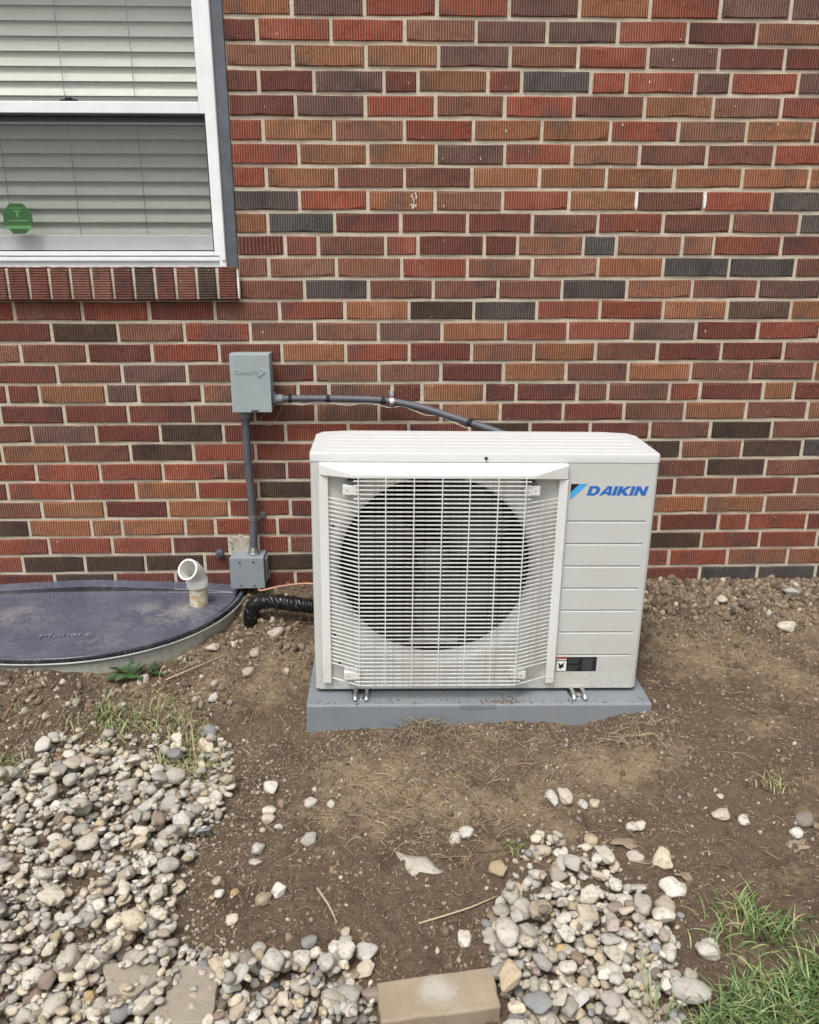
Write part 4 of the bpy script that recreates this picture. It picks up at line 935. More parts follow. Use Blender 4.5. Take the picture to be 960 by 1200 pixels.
def zone_of(x, y):
    u, v = pix((x, y, h_base(x, y)))
    if x < xm:
        if v < 905: return 'at the grassy top of the left gravel'
        if v > 1125 and u > 265: return 'in the bottom row left of the paver'
        if v > 1120 and u > 105: return 'around the flagstones in the left gravel'
        if u > 185: return 'along the right edge of the left gravel'
        if u < 55: return 'at the far left of the ' + ('upper' if v < 1040 else 'lower') + ' gravel'
        return 'in the ' + ('upper' if v < 985 else 'middle' if v < 1070 else 'lower') + ' part of the left gravel'
    if v < 1035: return 'at the thin top of the right gravel'
    if u < 625: return 'beside the paver in the right gravel'
    if u > 715: return 'on the right side of the right gravel'
    return 'in the ' + ('middle' if v < 1120 else 'lower middle') + ' of the right gravel'
from collections import defaultdict
DD = defaultdict(list)
for o, x, y, sz, shp, cn in PB: DD[f'{sz} {shp} {cn} pebble {zone_of(x, y)}'].append((pix((x, y, 0))[0], o))
for lab, L in DD.items():
    L.sort(key=lambda t: t[0]); n = len(L); a_, b_ = lab.split(' pebble ')
    for k, (_, o) in enumerate(L):
        if n == 1: t = lab
        elif n <= 4: t = (['leftmost', 'rightmost'] if n == 2 else ['leftmost', 'middle', 'rightmost'] if n == 3 else ['leftmost', 'second from left', 'third from left', 'rightmost'])[k] + f' {a_} pebble {b_}'
        elif n <= 6: t = ('leftmost', 'second', 'third', 'fourth', 'fifth', 'sixth')[k] + f' {a_} pebble, from left, {b_}'
        else: t = lab
        tag(o, t, 'pebble', f'{a_} pebbles {b_}' if n > 6 else 'pebbles of the gravel beds')
print('stones', len(stones), 'max shared', max(len(L) for L in DD.values()))

# loose stones on the bare soil, each one described
LOOSE = [
 (318, 926, 9.5, 9, 7, 'off white', 0, 'chalky white pebble alone on soil below the left corner of the pad'),
 (362, 986, 10, 9, 3, 'light grey', 0, 'heart shaped pale grey stone left of the torn flat scrap'),
 (364, 944, 8, 7, 0, 'light grey', 0, 'pale round pebble beside a smaller cream one, below the pad'),
 (388, 945, 5.5, 5, 0, 'cream', 0, 'small cream pebble right of a larger pale one, below the pad'),
 (316, 952, 9, 6, 0, 'cream', 0, 'upper one of two touching cream pebbles on dark soil'),
 (315, 963, 8.5, 6, 0, 'tan', 0, 'lower one of two touching pebbles, tan and flattened'),
 (303, 999, 8, 7, 0, 'off white', 0, 'white pebble on dark soil at the edge of the left gravel bed'),
 (325, 1046, 10, 7, 3, 'off white', 0.9, 'pointed white stone leaning on an ochre one'),
 (309, 1057, 10, 9, 0, 'ochre', 0, 'ochre yellow pebble touching a pointed white stone'),
 (276, 1048, 5, 5, 0, 'ochre', 0, 'tiny brown ochre pebble between two pale pebbles on the soil'),
 (272, 1080, 8, 7, 0, 'cream', 0, 'smooth cream pebble below the tiny ochre one'),
 (257, 1050, 6, 5, 0, 'off white', 0, 'small white pebble left of the tiny ochre one'),
 (304, 1114, 9, 7, 0, 'light grey', 0, 'pale pebble on soil just above the row of stones at the bottom'),
 (362, 1107, 11, 7, 0, 'blue grey', .1, 'oval bluish grey pebble on bare soil above the bottom stones'),
 (430, 1121, 14, 12, 3, 'off white', 0, 'angular white stone with a dark chip, above the paver'),
 (393, 1120, 8.5, 8, 0, 'off white', 0, 'white pebble at the left of a cluster above the paver'),
 (406, 1131, 11, 9, 0, 'light grey', 0, 'wide grey white pebble at the bottom of a cluster above the paver'),
 (405, 1115, 8, 7, 0, 'light grey', 0, 'small grey pebble at the top of a cluster above the paver'),
 (405, 1094, 6, 6, 0, 'cream', 0, 'lone small round cream pebble above the pebble cluster'),
 (384, 1149, 10, 8, 0, 'off white', .4, 'long speckled white pebble left of the paver corner'),
 (322, 1154, 13, 12, 0, 'light grey', 0, 'big round grey pebble at the top of the bottom row, left of the paver'),
 (545, 1104, 9, 11, 0, 'cream', 0, 'upright cream pebble on soil above the right end of the paver'),
 (582, 1023, 11, 10, 3, 'ochre', 0, 'angular orange brown stone right of the torn flat scrap'),
 (533, 985, 8, 7, 3, 'light grey', 0, 'left one of two pale broken stones above the torn scrap'),
 (546, 979, 10, 8, 3, 'light grey', 0, 'right and larger one of two pale broken stones above the torn scrap'),
 (597, 1073, 6, 6, 0, 'mid grey', 0, 'small grey pebble above the dry leaf near the right gravel'),
 (592, 1122, 14, 16, 0, 'light grey', .0, 'large egg shaped grey pebble touching the back corner of the paver'),
 (788, 1045, 16, 11, 1, 'off white', 0, 'large flat pale stone at the top right of the small gravel bed'),
 (779, 1067, 12, 11, 0, 'tan', 0, 'brownish grey pebble under the large flat pale stone'),
 (752, 1075, 11, 12, 0, 'mid grey', 0, 'dark grey pebble at the left of three by the large flat stone'),
 (774, 1089, 13, 10, 3, 'light grey', 0, 'pale angular pebble at the bottom of three by the large flat stone'),
 (829, 1115, 14, 10, 1, 'light grey', 0, 'smooth pale oval pebble at the edge of the grass'),
 (807, 1176, 22, 12, 1, 'light grey', -.1, 'long flat pale stone half hidden in the grass at the bottom'),
 (808, 1157, 8, 8, 0, 'cream', 0, 'small cream pebble just above the long flat stone in the grass'),
 (777, 1115, 7, 7, 0, 'tan', 0, 'small tan pebble on soil right of the small gravel bed'),
 (844, 957, 11, 7, 1, 'cream', 0, 'pale peach pebble on dark soil right of the unit'),
 (871, 963, 7, 6, 3, 'cream', 0, 'small broken pale stone right of the peach pebble'),
 (844, 935, 4.5, 4, 0, 'off white', 0, 'tiny white pebble above the peach pebble'),
 (663, 937, 9, 13, 0, 'cream', .3, 'tall cream pebble on soil below the right foot of the unit'),
 (647, 938, 7, 11, 0, 'light grey', 0, 'pale split pebble left of the tall cream one'),
 (683, 945, 6, 7, 0, 'light grey', 0, 'greyish pebble right of the tall cream one'),
 (697, 943, 7, 7, 0, 'tan', 0, 'tan round pebble, rightmost of the row below the unit'),
 (740, 972, 8, 7, 3, 'cream', 0, 'left half of a pair of cream stones above a torn leaf'),
 (750, 971, 7, 6, 0, 'cream', 0, 'right half of a pair of cream stones above a torn leaf'),
 (744, 1007, 11, 6, 1, 'tan', 0, 'flat tan stone beside the torn dry leaf'),
 (709, 1013, 9, 13, 0, 'light grey', .4, 'long grey pebble at the top of the small gravel bed'),
 (692, 987, 9, 8, 0, 'tan', 0, 'soil stained tan pebble above the small gravel bed'),
 (933, 980, 8, 6, 0, 'off white', 0, 'clean white pebble on dark soil near the right edge'),
 (942, 964, 11, 8, 0, 'brown', 0, 'dark brown lump of stone near the right edge'),
 (250, 821, 7, 6, 3, 'off white', 0, 'cream white chip on the soil left of the unit'),
 (246, 858, 10, 7, 1, 'blue grey', 0, 'blue grey pebble at the upper right tip of the left gravel bed'),
 (168, 799, 8, 7, 3, 'pinkish', 0, 'pinkish grey stone beside the green weed'),
 (291, 791, 9, 7, 3, 'tan', 0, 'earthy tan stone on the soil left of the unit'),
 (299, 769, 8, 8, 3, 'tan', 0, 'earthy stone below the black wrapped pipe'),
 (250, 761, 9, 8, 3, 'tan', 0, 'rough tan stone near the right tip of the well cover'),
 (324, 743, 10, 8, 3, 'tan', 0, 'crumbly tan stone right of the black pipe'),
 (925, 697, 9, 8, 3, 'light grey', 0, 'grey lump of old mortar at the foot of the wall on the right'),
 (921, 738, 11, 8, 3, 'cream', 0, 'yellowish chip of mortar on the soil at the right'),
 (845, 705, 7, 6, 3, 'light grey', 0, 'pale chip at the foot of the wall right of the unit'),
]
for k_, (u, v, a, b, kd, cn, th, lab) in enumerate(LOOSE):
    p = at_g(u, v); s = (p - CAM).length / FPX * .86; A_, B_ = a * s, b * s * 1.3; cc = min(A_, B_) * random.uniform(.55, .75)
    bi = random.choice([i for i in range(NB) if KINDS[i] == kd] or [1])
    o = bpy.data.objects.new('pebble' if kd != 3 else 'stone', hi_mesh(bi, CN.index(cn))); COL.objects.link(o); o.scale = (A_, B_, cc); o.rotation_euler = (random.gauss(0, .12), random.gauss(0, .12), th + random.gauss(0, .25))
    zz = h_base(p.x, p.y)
    if hx0 + .05 < p.x < hx1 - .05 and hy0 + .05 < p.y < hy1 - .05: zt = drop(p.x, p.y, A_, B_, cc, 0, .5); o.location = (p.x, p.y, zt)
    else: o.location = (p.x, p.y, p.z + cc * .5)
    tag(o, lab, 'stone' if kd == 3 else 'pebble', 'loose stones on the bare soil')

# two broken flagstones under the pebbles at the lower left
FLAG = NT('flagstone'); p = FLAG.pos(); n1 = FLAG.noise(p, 26, 5, .65); n2 = FLAG.noise(p, 240, 4, .7); FLAG.set(Base_Color=FLAG.mix(FLAG.ramp(n2, .55, .7, 0, .5), FLAG.mix(n1, (.20, .165, .125), (.36, .315, .25)), (.14, .12, .10)), Roughness=.85, Normal=FLAG.bump(n2, .4, .002, FLAG.bump(n1, .4, .006)))
def slab(name, px, th, mat, lift, label, cat, seed):
    r = random.Random(seed); P = [at_g(u, v) for u, v in px]; z = max(hz(q.x, q.y) for q in P) + lift; Q = []
    for i in range(len(P)):
        a_, b_ = P[i], P[(i + 1) % len(P)]
        for k in range(4):
            q = a_.lerp(b_, k / 4); Q.append((q.x + (r.uniform(-.003, .003) if k else 0), q.y + (r.uniform(-.003, .003) if k else 0)))
    mb = MB(); mb.extrude(Q, 2, z - th, z); return tag(mb.build(name, mat, None, bevel=.003, at=(P[0].x, P[0].y, z - th)), label, cat)
slab('flagstone', [(203, 1143), (263, 1142), (247, 1215), (170, 1215), (196, 1180)], .05, FLAG.m, .022, 'flat brown grey flagstone among the pebbles with a squared right edge', 'flagstone', 3)
slab('flagstone', [(122, 1146), (188, 1132), (186, 1160), (160, 1180), (130, 1185)], .05, FLAG.m, .024, 'flat broken flagstone left of the squared one, pebbles heaped on it', 'flagstone', 4)
# tan concrete paver at the bottom edge
PAV = NT('paver_tan'); p = PAV.pos(); n1 = PAV.noise(p, 22, 5, .65); n2 = PAV.noise(p, 300, 4, .75); n3 = PAV.noise(p, 9, 3)
c = PAV.mix(n1, (.22, .175, .12), (.37, .30, .215)); c = PAV.mix(PAV.ramp(n2, .58, .70, 0, .5), c, (.12, .09, .06)); c = PAV.mix(PAV.ramp(n3, .55, .75, 0, .5), c, (.40, .35, .26)); pc = at_z(514, 1162, -.172) - Vector((0, 0, .03))
g = PAV.n('ShaderNodeVectorMath', operation='SUBTRACT'); PAV.l(p, g.inputs[0]); g.inputs[1].default_value = (pc.x, pc.y + .0, pc.z + .03); L = PAV.n('ShaderNodeVectorMath', operation='LENGTH'); PAV.l(g.outputs[0], L.inputs[0])
c = PAV.mix(PAV.math('MULTIPLY', PAV.ramp(PAV.math('ADD', L.outputs[1], PAV.math('ADD', PAV.math('MULTIPLY', n1, .10), PAV.math('MULTIPLY', n2, .05))), .120, .085), .55), c, (.52, .50, .46))
PAV.set(Base_Color=c, Roughness=.9, Normal=PAV.bump(n2, .5, .0025, PAV.bump(n1, .3, .006)))
tz = -.172
cr = [at_z(u, v, tz) for u, v in ((441, 1151), (577, 1132), (588, 1179), (446, 1198))]
mb = MB(); Q = []
r = random.Random(5)
for i in range(4):
    for k in range(6): q = cr[i].lerp(cr[(i + 1) % 4], k / 6); Q.append((q.x + (r.uniform(-.0018, .0018) if k else 0), q.y + (r.uniform(-.0018, .0018) if k else 0)))
mb.extrude(Q, 2, tz - .058, tz)
tag(mb.build('paver', PAV.m, None, bevel=.005, seg=3, at=(cr[0].x, cr[0].y, tz - .058)), 'tan concrete paver with a whitish patch, lying between the two gravel beds', 'paver')

# ================================================================== CLODS, STRAW, LEAVES, GRASS
m = NT('clod_soil'); p = m.pos(); n1 = m.noise(p, 70, 4, .65); rn = m.n('ShaderNodeNewGeometry').outputs['Random Per Island']
c = m.mix(rn, (.065, .045, .030), (.255, .190, .125)); c = m.mix(m.ramp(n1, .5, .7, 0, .5), c, (.27, .21, .15)); m.set(Base_Color=c, Roughness=.95, Normal=m.bump(m.noise(p, 300, 3), .5, .002)); CLOD = m.m
m = NT('grit_stone'); rn = m.n('ShaderNodeNewGeometry').outputs['Random Per Island']; c = m.mix(rn, (.20, .17, .13), (.46, .41, .33)); m.set(Base_Color=c, Roughness=.85); GRIT = m.m
CB = [stone(2, 90 + i, 4) for i in range(5)]; CB1 = [stone(1, 95 + i, 4) for i in range(5)]
acc = {'v': [], 'f': [], 'm': [], 'n': 0}
PADB = (-.222, .748, -.716, -.33)
def free(x, y): return not (PADB[0] < x < PADB[1] and PADB[2] < y < PADB[3]) and not (y > -.7 and well_r(np.array([x]), np.array([y]))[0] < 1.0)
def clods(n, fx, fy, smin, smax, pgrit=.1, hi=False, pw=2.5):
    for _ in range(n):
        x, y = fx(), fy()
        if y > -.004 or not free(x, y) or y < -1.95: continue
        s = smin + (smax - smin) * random.random() ** pw; b = random.choice(CB if s > .006 else CB1); z = hz(x, y)
        put(acc if s > .006 else acc1, b[0], b[1], euler_m(random.uniform(0, 6), random.uniform(0, 6), random.uniform(0, 6)) @ np.diag((s, s * random.uniform(.6, .95), s * random.uniform(.5, .85))), np.array((x, y, z + s * .2)), 1 if random.random() < pgrit else 0)
acc1 = {'v': [], 'f': [], 'm': [], 'n': 0}
U, G_ = random.uniform, random.gauss
clods(2600, lambda: U(-1.4, 1.7), lambda: U(-1.9, 0), .0018, .0075, .14)
clods(1500, lambda: U(.70, 1.7), lambda: -abs(G_(.0, .12)) - .01, .002, .016, .10)
clods(340, lambda: U(.85, 1.55), lambda: -abs(G_(.10, .05)), .006, .020, .10)
clods(650, lambda: G_(-.42, .14), lambda: -abs(G_(.22, .16)), .002, .015, .18)
clods(900, lambda: U(-1.4, -.45), lambda: G_(-.68, .09), .002, .014, .28)
clods(900, lambda: U(-.25, .8), lambda: G_(-.76, .05), .0015, .0065, .10)
clods(900, lambda: U(.7, 1.6), lambda: U(-1.1, -.1), .0015, .009, .14)
clods(260, lambda: U(-.5, 1.6), lambda: U(-1.7, -.75), .005, .013, .12, pw=3)
clods(1100, lambda: U(-.45, .6), lambda: U(-1.6, -.9), .0015, .0065, .20)
def crumbs(n, xs, ys, smin, smax, pgrit):
    ok = (ys < -.004) & (ys > -1.95) & (np.abs(xs) < 1.7) & ~((xs > PADB[0]) & (xs < PADB[1]) & (ys > PADB[2]) & (ys < PADB[3])) & ~((ys > -.7) & (well_r(xs, ys) < 1.0)); xs, ys = xs[ok], ys[ok]; n = len(xs)
    sz = smin + (smax - smin) * rng.random(n) ** 2.5; z = hgrid(xs, ys) + sz * .25; q = rng.normal(size=(n, 4)); q /= np.linalg.norm(q, axis=1)[:, None]; w, x, y, zq = q.T
    M = np.stack([1 - 2 * (y * y + zq * zq), 2 * (x * y - zq * w), 2 * (x * zq + y * w), 2 * (x * y + zq * w), 1 - 2 * (x * x + zq * zq), 2 * (y * zq - x * w), 2 * (x * zq - y * w), 2 * (y * zq + x * w), 1 - 2 * (x * x + y * y)], -1).reshape(n, 3, 3)
    sc = sz[:, None] * np.stack([np.ones(n), rng.uniform(.6, .95, n), rng.uniform(.45, .8, n)], -1)
    for b in range(5):
        k = np.arange(b, n, 5); v = CB1[b][0]; f = CB1[b][1]; P = np.einsum('nij,nvj->nvi', M[k], v[None] * sc[k][:, None]) + np.stack([xs[k], ys[k], z[k]], -1)[:, None]
        acc1['v'].append(P.reshape(-1, 3)); acc1['f'].append((f[None] + (np.arange(len(k)) * len(v))[:, None, None]).reshape(-1, 3) + acc1['n']); acc1['m'].append(np.repeat((rng.random(len(k)) < pgrit).astype(int), len(f))); acc1['n'] += P.shape[0] * P.shape[1]
N_ = 26000; crumbs(N_, rng.uniform(-1.4, 1.65, N_), rng.uniform(-1.9, 0, N_), .0010, .0052, .18)
N_ = 6000; crumbs(N_, rng.uniform(.7, 1.65, N_), -np.abs(rng.normal(0, .22, N_)), .0012, .0060, .16)
N_ = 4000; crumbs(N_, rng.normal(-.45, .2, N_), rng.normal(-.35, .2, N_), .0010, .0050, .16)
N_ = 4000; crumbs(N_, rng.uniform(-.3, .85, N_), rng.normal(-.80, .07, N_), .0010, .0040, .16)
N_ = 7000; crumbs(N_, rng.uniform(-1.0, -.30, N_), rng.uniform(-1.9, -.75, N_), .0015, .0055, .55)
N_ = 3000; crumbs(N_, rng.uniform(-1.4, -.5, N_), rng.normal(-.70, .10, N_), .0010, .0060, .25)
for _ in range(420):
    x = U(-.22, .745) if random.random() < .5 else G_(.33, .03); y = -.714 + abs(G_(0, .018)); s_ = .0008 + .003 * random.random() ** 3; z = -.0605 - UR * (x - .26)
    put(acc1, CB1[_ % 5][0], CB1[_ % 5][1], euler_m(U(0, 6), U(0, 6), U(0, 6)) @ np.diag((s_, s_ * .8, s_ * .6)), np.array((x, y, z + s_ * .4)), 0)
finish(acc, 'soil_clods', [CLOD, GRIT], True, 'crumbly soil clods and grit lying on the ground'); finish(acc1, 'soil_crumbs', [CLOD, GRIT], False, 'fine crumbs of soil scattered over the ground')

STRAW = []
for nm, rgb in (('pale', (.46, .37, .24)), ('mid', (.30, .22, .13)), ('grey', (.32, .28, .22)), ('dark', (.13, .09, .06))): STRAW.append(simple('straw_' + nm, rgb, .7, var=.2))
def strands(acc, n, fx, fy, lmin, lmax, rad, lift=.25, wts=(4, 4, 2, 2), seg=6, curl=.5):
    for _ in range(n):
        x, y = fx(), fy()
        if y > -.01 or y < -1.95 or not free(x, y): continue
        L = lmin + (lmax - lmin) * random.random() ** 2; a = U(0, 6.28); cv = G_(0, curl); up = abs(G_(0, lift)); pts = []; px_, py_ = x, y; r0 = rad * U(.6, 1.3)
        hump = U(0, .25) * L * lift * 2
        for i in range(seg + 1):
            t = i / seg; pts.append((px_, py_, hz(px_, py_) + .0012 + hump * math.sin(math.pi * t) + up * L * t * .35)); a += cv + G_(0, curl * .35); px_ += math.cos(a) * L / seg; py_ += math.sin(a) * L / seg
        if not free(px_, py_): continue
        mb = MB(); mb.tube(pts, [r0 * (1 - .6 * i / seg) for i in range(seg + 1)], 3, cap=False)
        acc['v'].append(np.array(mb.v)); acc['f'].append(np.array(mb.f) + acc['n']); acc['m'].append(np.full(len(mb.f), random.choices(range(4), wts)[0])); acc['n'] += len(mb.v)
acc = {'v': [], 'f': [], 'm': [], 'n': 0}
strands(acc, 900, lambda: G_(.15, .36), lambda: G_(-.98, .13), .010, .070, .0009, curl=.16)
strands(acc, 500, lambda: U(-.5, .8), lambda: U(-1.65, -.85), .008, .055, .0008, curl=.2)
strands(acc, 900, lambda: U(.6, 1.6), lambda: U(-1.5, -.15), .008, .05, .0008, curl=.16)
strands(acc, 1500, lambda: U(-.6, 1.6), lambda: U(-1.5, -.6), .005, .018, .0012, .1, (5, 4, 4, 1), 3, .15)
strands(acc, 420, lambda: G_(.10, .042), lambda: G_(-.768, .02), .02, .070, .0009, .9, (3, 5, 2, 6), curl=.3)
strands(acc, 90, lambda: G_(.13, .09), lambda: G_(-1.12, .05), .03, .08, .0013, curl=.2)
strands(acc, 60, lambda: G_(.05, .10), lambda: G_(-.93, .05), .03, .09, .0012, curl=.25)
strands(acc, 260, lambda: U(-.75, -.3), lambda: U(-.75, -.10), .015, .09, .0009, curl=.2)
strands(acc, 300, lambda: U(-1.2, -.5), lambda: G_(-.76, .10), .012, .06, .0009, curl=.2)
strands(acc, 24, lambda: G_(.66, .03), lambda: G_(-.82, .03), .04, .09, .0012, .6, (8, 3, 1, 0), curl=.12)
finish(acc, 'dry_straw', STRAW, True, 'dead straw and thin roots scattered on the bare soil')

GR = [simple('grass_deep', (.062, .118, .034), .5, var=.2), simple('grass_mid', (.13, .20, .06), .5, var=.2), simple('grass_light', (.27, .33, .135), .5, var=.2), simple('grass_dry', (.36, .30, .16), .6, var=.2)]
def blades(acc, n, fx, fy, lmin, lmax, wid, lean, wts, heap=0.):
    for _ in range(n):
        q = fx(), fy()
        if q[0] is None: continue
        x, y = q[0] if isinstance(q[0], tuple) else q
        z = hz(x, y) - .003; L = U(lmin, lmax); a = U(0, 6.28); ln = abs(G_(lean, .22)); w = wid * U(.6, 1.3); d = Vector((math.cos(a), math.sin(a), 0)); s = Vector((-d.y, d.x, 0)); vs = []
        tw = U(-.6, .6); ph = .25; P = Vector((x, y, z)); nseg = 5
        for i in range(nseg + 1):
            t = i / nseg; ss = s * math.cos(tw * t) + Vector((0, 0, 1)) * math.sin(tw * t); ww = w * (1 - t ** 2.2) + .0002; vs += [P - ss * ww, P + ss * ww]
            an = ph + ln * t * 1.6; P = P + (d * math.sin(an) + Vector((0, 0, 1)) * math.cos(an)) * (L / nseg)
            g_ = hz(P.x, P.y) + .004 + heap * random.random()
            if P.z < g_: P.z = g_
        f = np.array([(2 * i, 2 * i + 1, 2 * i + 3, 2 * i + 2) for i in range(nseg)]); acc['v'].append(np.array([tuple(k) for k in vs])); acc['f'].append(f + acc['n']); acc['m'].append(np.full(nseg, random.choices(range(4), wts)[0])); acc['n'] += len(vs)
LAWN = gpoly([(792, 1290), (815, 1212), (850, 1172), (880, 1155), (915, 1160), (945, 1140), (1000, 1120), (1150, 1110), (1150, 1290)]); lb = (min(p[0] for p in LAWN), max(p[0] for p in LAWN), min(p[1] for p in LAWN), max(p[1] for p in LAWN))
def lawn_pt():
    while True:
        x, y = U(lb[0], lb[1]), U(lb[2], lb[3])
        if in_poly(x, y, LAWN): return (x, y)
acc = {'v': [], 'f': [], 'm': [], 'n': 0}
blades(acc, 3800, lawn_pt, lambda: 0, .030, .095, .0013, 1.2, (5, 6, 4, .8), .025)
blades(acc, 900, lawn_pt, lambda: 0, .02, .06, .0010, 1.6, (0, 1, 2, 9), .004)
def tuft(u, v, su, sv):
    c = at_g(u, v); return lambda: (c.x + G_(0, su), c.y + G_(0, sv))
blades(acc, 45, tuft(882, 1088, .028, .02), lambda: 0, .04, .085, .0016, 1.0, (3, 5, 5, 3))
blades(acc, 35, tuft(868, 1068, .03, .02), lambda: 0, .03, .08, .0016, 1.1, (3, 5, 5, 3))
blades(acc, 35, tuft(846, 1108, .035, .03), lambda: 0, .04, .10, .0016, 1.1, (3, 5, 4, 2))
blades(acc, 60, tuft(915, 1098, .03, .015), lambda: 0, .04, .08, .0017, 1.2, (6, 5, 2, 1))
blades(acc, 30, tuft(770, 1190, .02, .02), lambda: 0, .05, .11, .0014, .5, (1, 3, 5, 2))
finish(acc, 'lawn_grass', GR, True, 'clump of long green grass at the lower right corner')
acc = {'v': [], 'f': [], 'm': [], 'n': 0}
blades(acc, 230, tuft(168, 848, .09, .055), lambda: 0, .025, .07, .0011, 1.2, (1, 3, 6, 6))
blades(acc, 80, tuft(128, 838, .03, .03), lambda: 0, .02, .06, .0012, 1.0, (2, 5, 5, 3))
blades(acc, 330, tuft(226, 893, .05, .055), lambda: 0, .025, .075, .0012, 1.2, (0, 2, 5, 9))
blades(acc, 140, tuft(8, 905, .05, .03), lambda: 0, .02, .05, .0014, 1.1, (5, 4, 3, 4))
blades(acc, 60, tuft(30, 820, .12, .06), lambda: 0, .015, .04, .0010, 1.2, (0, 3, 4, 7))
blades(acc, 30, tuft(907, 925, .02, .015), lambda: 0, .03, .06, .0012, 1.2, (0, 2, 4, 7))
blades(acc, 12, tuft(603, 1000, .01, .01), lambda: 0, .03, .06, .0012, 1.2, (0, 3, 4, 3))
finish(acc, 'sparse_grass', GR, True, 'thin yellowing grass growing through the soil and gravel')

# green weed under the rim of the well cover
WEED = [simple('weed_leaf', (.030, .068, .020), .45, var=.25, scale=60), simple('weed_leaf_pale', (.060, .11, .036), .45, var=.25, scale=60)]
def leaf_geo(L, W, bend, nseg=8, notch=0., lob=0):
    vs, fs = [], []
    for i in range(nseg + 1):
        t = i / nseg; w = W * math.sin(math.pi * min(.985, t * .94 + .035)) ** .8 * (1 - lob * .5 * (1 + math.cos(t * 6 * math.pi))) ; z = bend * math.sin(math.pi * t) ; vs += [(L * t, -w, z + .25 * w), (L * t, 0, z), (L * t, w, z + .25 * w)]
    for i in range(nseg): fs += [(3 * i, 3 * i + 1, 3 * i + 4, 3 * i + 3), (3 * i + 1, 3 * i + 2, 3 * i + 5, 3 * i + 4)]
    return np.array(vs), fs
wx, wy = -.775, -.518; wp = Vector((wx, wy, hz(wx, wy))); weed = empty('weed', wp, 'green broad leaved weed growing under the front rim of the well cover', 'weed')
for k, (dx, dy, a, L, ti) in enumerate(((-.02, -.01, 200, .085, .05), (0, 0, 170, .075, .35), (.01, .0, 140, .07, .7), (.02, .0, 60, .06, .6), (.04, .005, 20, .07, .45), (-.01, .01, 100, .06, 1.0), (-.03, .0, 185, .07, .5), (.05, .0, 345, .07, .15), (.02, -.01, 300, .065, .15), (-.01, -.005, 235, .075, .15), (.0, .0, 45, .07, .85), (.06, .01, 70, .055, .8))):
    bx, by = wx + dx, wy + dy; L *= .66; v_, f_ = leaf_geo(L, L * .24, L * .14, lob=.12); M3 = euler_m(U(-.4, .4), -ti, R(a)); mb = MB(); mb.add((v_ @ M3.T) + np.array((bx, by, hz(bx, by) + .008)), f_); mb.build('leaf', WEED[k % 4 == 1], weed, smooth=True)
b = at_g(139, 799); mb = MB(); v_, f_ = leaf_geo(.075, .016, .006); mb.add(v_ @ euler_m(.1, .05, R(12)).T + np.array((b.x - .01, b.y, b.z + .008)), f_); mb.build('leaf', WEED[1], weed, smooth=True)

# dry leaves, scrap, twig, roots
DL = [simple('dry_leaf_tan', (.26, .20, .14), .8, var=.25, scale=70), simple('dry_leaf_brown', (.22, .13, .08), .8, var=.25, scale=70), simple('scrap_grey', (.40, .365, .31), .85, var=.15, scale=50, bump=.2)]
def ragged(u, v, a, b, mat, name, label, cat, seed, thick=.0012, amp=.28, curlz=.006, px=None):
    r = random.Random(seed); c = at_g(u, v); s = (c - CAM).length / FPX; n = 22; P = []
    if px: P = [(at_g(*q).x - c.x, at_g(*q).y - c.y) for q in px]; P2 = []; [P2.extend([P[i], tuple((x + y) / 2 + r.uniform(-.002, .002) for x, y in zip(P[i], P[(i + 1) % len(P)]))]) for i in range(len(P))]; P = P2; n = len(P)
    else:
        for i in range(n): t = 2 * math.pi * i / n; k = 1 + amp * (math.sin(5 * t + seed) * .6 + r.uniform(-.6, .6)); P.append((a * s * k * math.cos(t), b * s * 1.4 * k * math.sin(t)))
    zf = lambda x, y: max(hz(c.x + x, c.y + y), c.z - .01) + .004 + curlz * math.sin(x * 60 + seed) * math.cos(y * 50)
    mid = [(x * .5, y * .5) for x, y in P]; vs = [(c.x, c.y, zf(0, 0))] + [(c.x + x, c.y + y, zf(x, y)) for x, y in mid] + [(c.x + x, c.y + y, zf(x, y)) for x, y in P]
    fs = [(0, 1 + i, 1 + (i + 1) % n) for i in range(n)] + [(1 + i, 1 + n + i, 1 + n + (i + 1) % n, 1 + (i + 1) % n) for i in range(n)]
    mb = MB(); mb.add(vs, fs); o = mb.build(name, mat, None, smooth=True, at=c); sl = o.modifiers.new('thick', 'SOLIDIFY'); sl.thickness = thick; sl.offset = 1; return tag(o, label, cat)
ragged(490, 1015, 0, 0, DL[2], 'flat_scrap', 'torn flat pale grey scrap lying on the bare soil below the pad', 'scrap', 1, .003, px=[(462, 1000), (478, 1004), (500, 1008), (506, 1015), (520, 1024), (505, 1027), (492, 1026), (483, 1029), (475, 1019)])
ragged(586, 1082, 14, 9, DL[0], 'dry_leaf', 'dry curled tan leaf left of the small gravel bed', 'dry leaf', 2)
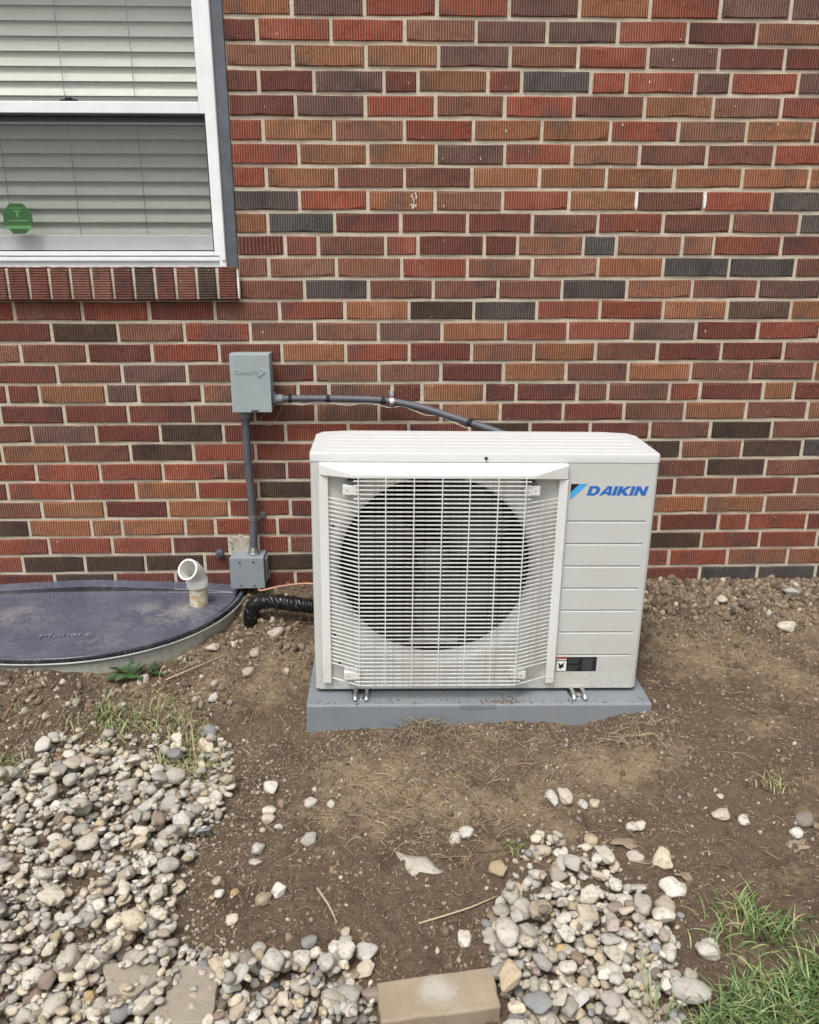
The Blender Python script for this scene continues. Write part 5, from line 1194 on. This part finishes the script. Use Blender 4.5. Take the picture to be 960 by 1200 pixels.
ragged(734, 991, 16, 5, DL[0], 'dry_leaf', 'long torn dry leaf above the small gravel bed', 'dry leaf', 3)
ragged(780, 1003, 8, 5, DL[0], 'dry_leaf', 'small lobed leaf fragment right of the long torn leaf', 'dry leaf', 4, amp=.5)
ragged(934, 994, 9, 5, DL[0], 'dry_leaf', 'crumpled dry leaf below the white pebble near the right edge', 'dry leaf', 5, amp=.45)
ragged(405, 1146, 16, 6, DL[0], 'dry_leaf', 'pale torn leaf just above the left corner of the paver', 'dry leaf', 6)
ragged(575, 1100, 9, 9, DL[2], 'dry_leaf', 'greyish leaf fragment below the curled tan leaf', 'dry leaf', 7)
ragged(76, 1123, 7, 16, DL[1], 'dry_leaf', 'rusty brown leaf standing among pebbles at the lower left', 'dry leaf', 8, amp=.15)
ragged(8, 1018, 9, 5, DL[1], 'dry_leaf', 'dark red brown leaf among pebbles at the left edge', 'dry leaf', 9)
ragged(805, 1029, 10, 4, DL[0], 'dry_leaf', 'flat pale leaf litter above the large flat stone', 'dry leaf', 10, amp=.4)
def rod(pts, r0, r1, mat, name, label, cat):
    P = curve([at_g(u, v) + Vector((0, 0, .004 + dz_)) for u, v, dz_ in pts], 5); mb = MB(); mb.tube(P, [r0 + (r1 - r0) * i / (len(P) - 1) for i in range(len(P))], 6); return tag(mb.build(name, mat, None, smooth=True), label, cat)
rod([(491, 1084, 0), (520, 1079, .004), (545, 1070, .006), (562, 1063, .004), (583, 1053, .002)], .0023, .0012, STRAW[0], 'twig', 'pale dry stalk lying slanted on soil above the paver', 'twig')
rod([(372, 1043, 0), (379, 1055, .003), (387, 1068, .003), (395, 1084, 0)], .0040, .0018, STRAW[2], 'twig', 'short knobbly pale root standing out of the dark soil', 'twig')
rod([(178, 806, 0), (205, 797, .008), (232, 786, .006), (262, 771, 0)], .0024, .0012, STRAW[0], 'root', 'long thin pale root on the soil below the well cover', 'root')
rod([(218, 758, .0), (232, 748, .01), (246, 736, .01), (262, 722, .004)], .0035, .003, simple('dark_stick', (.03, .024, .02), .8), 'twig', 'dark thin stick propped beside the right end of the well cover', 'twig')
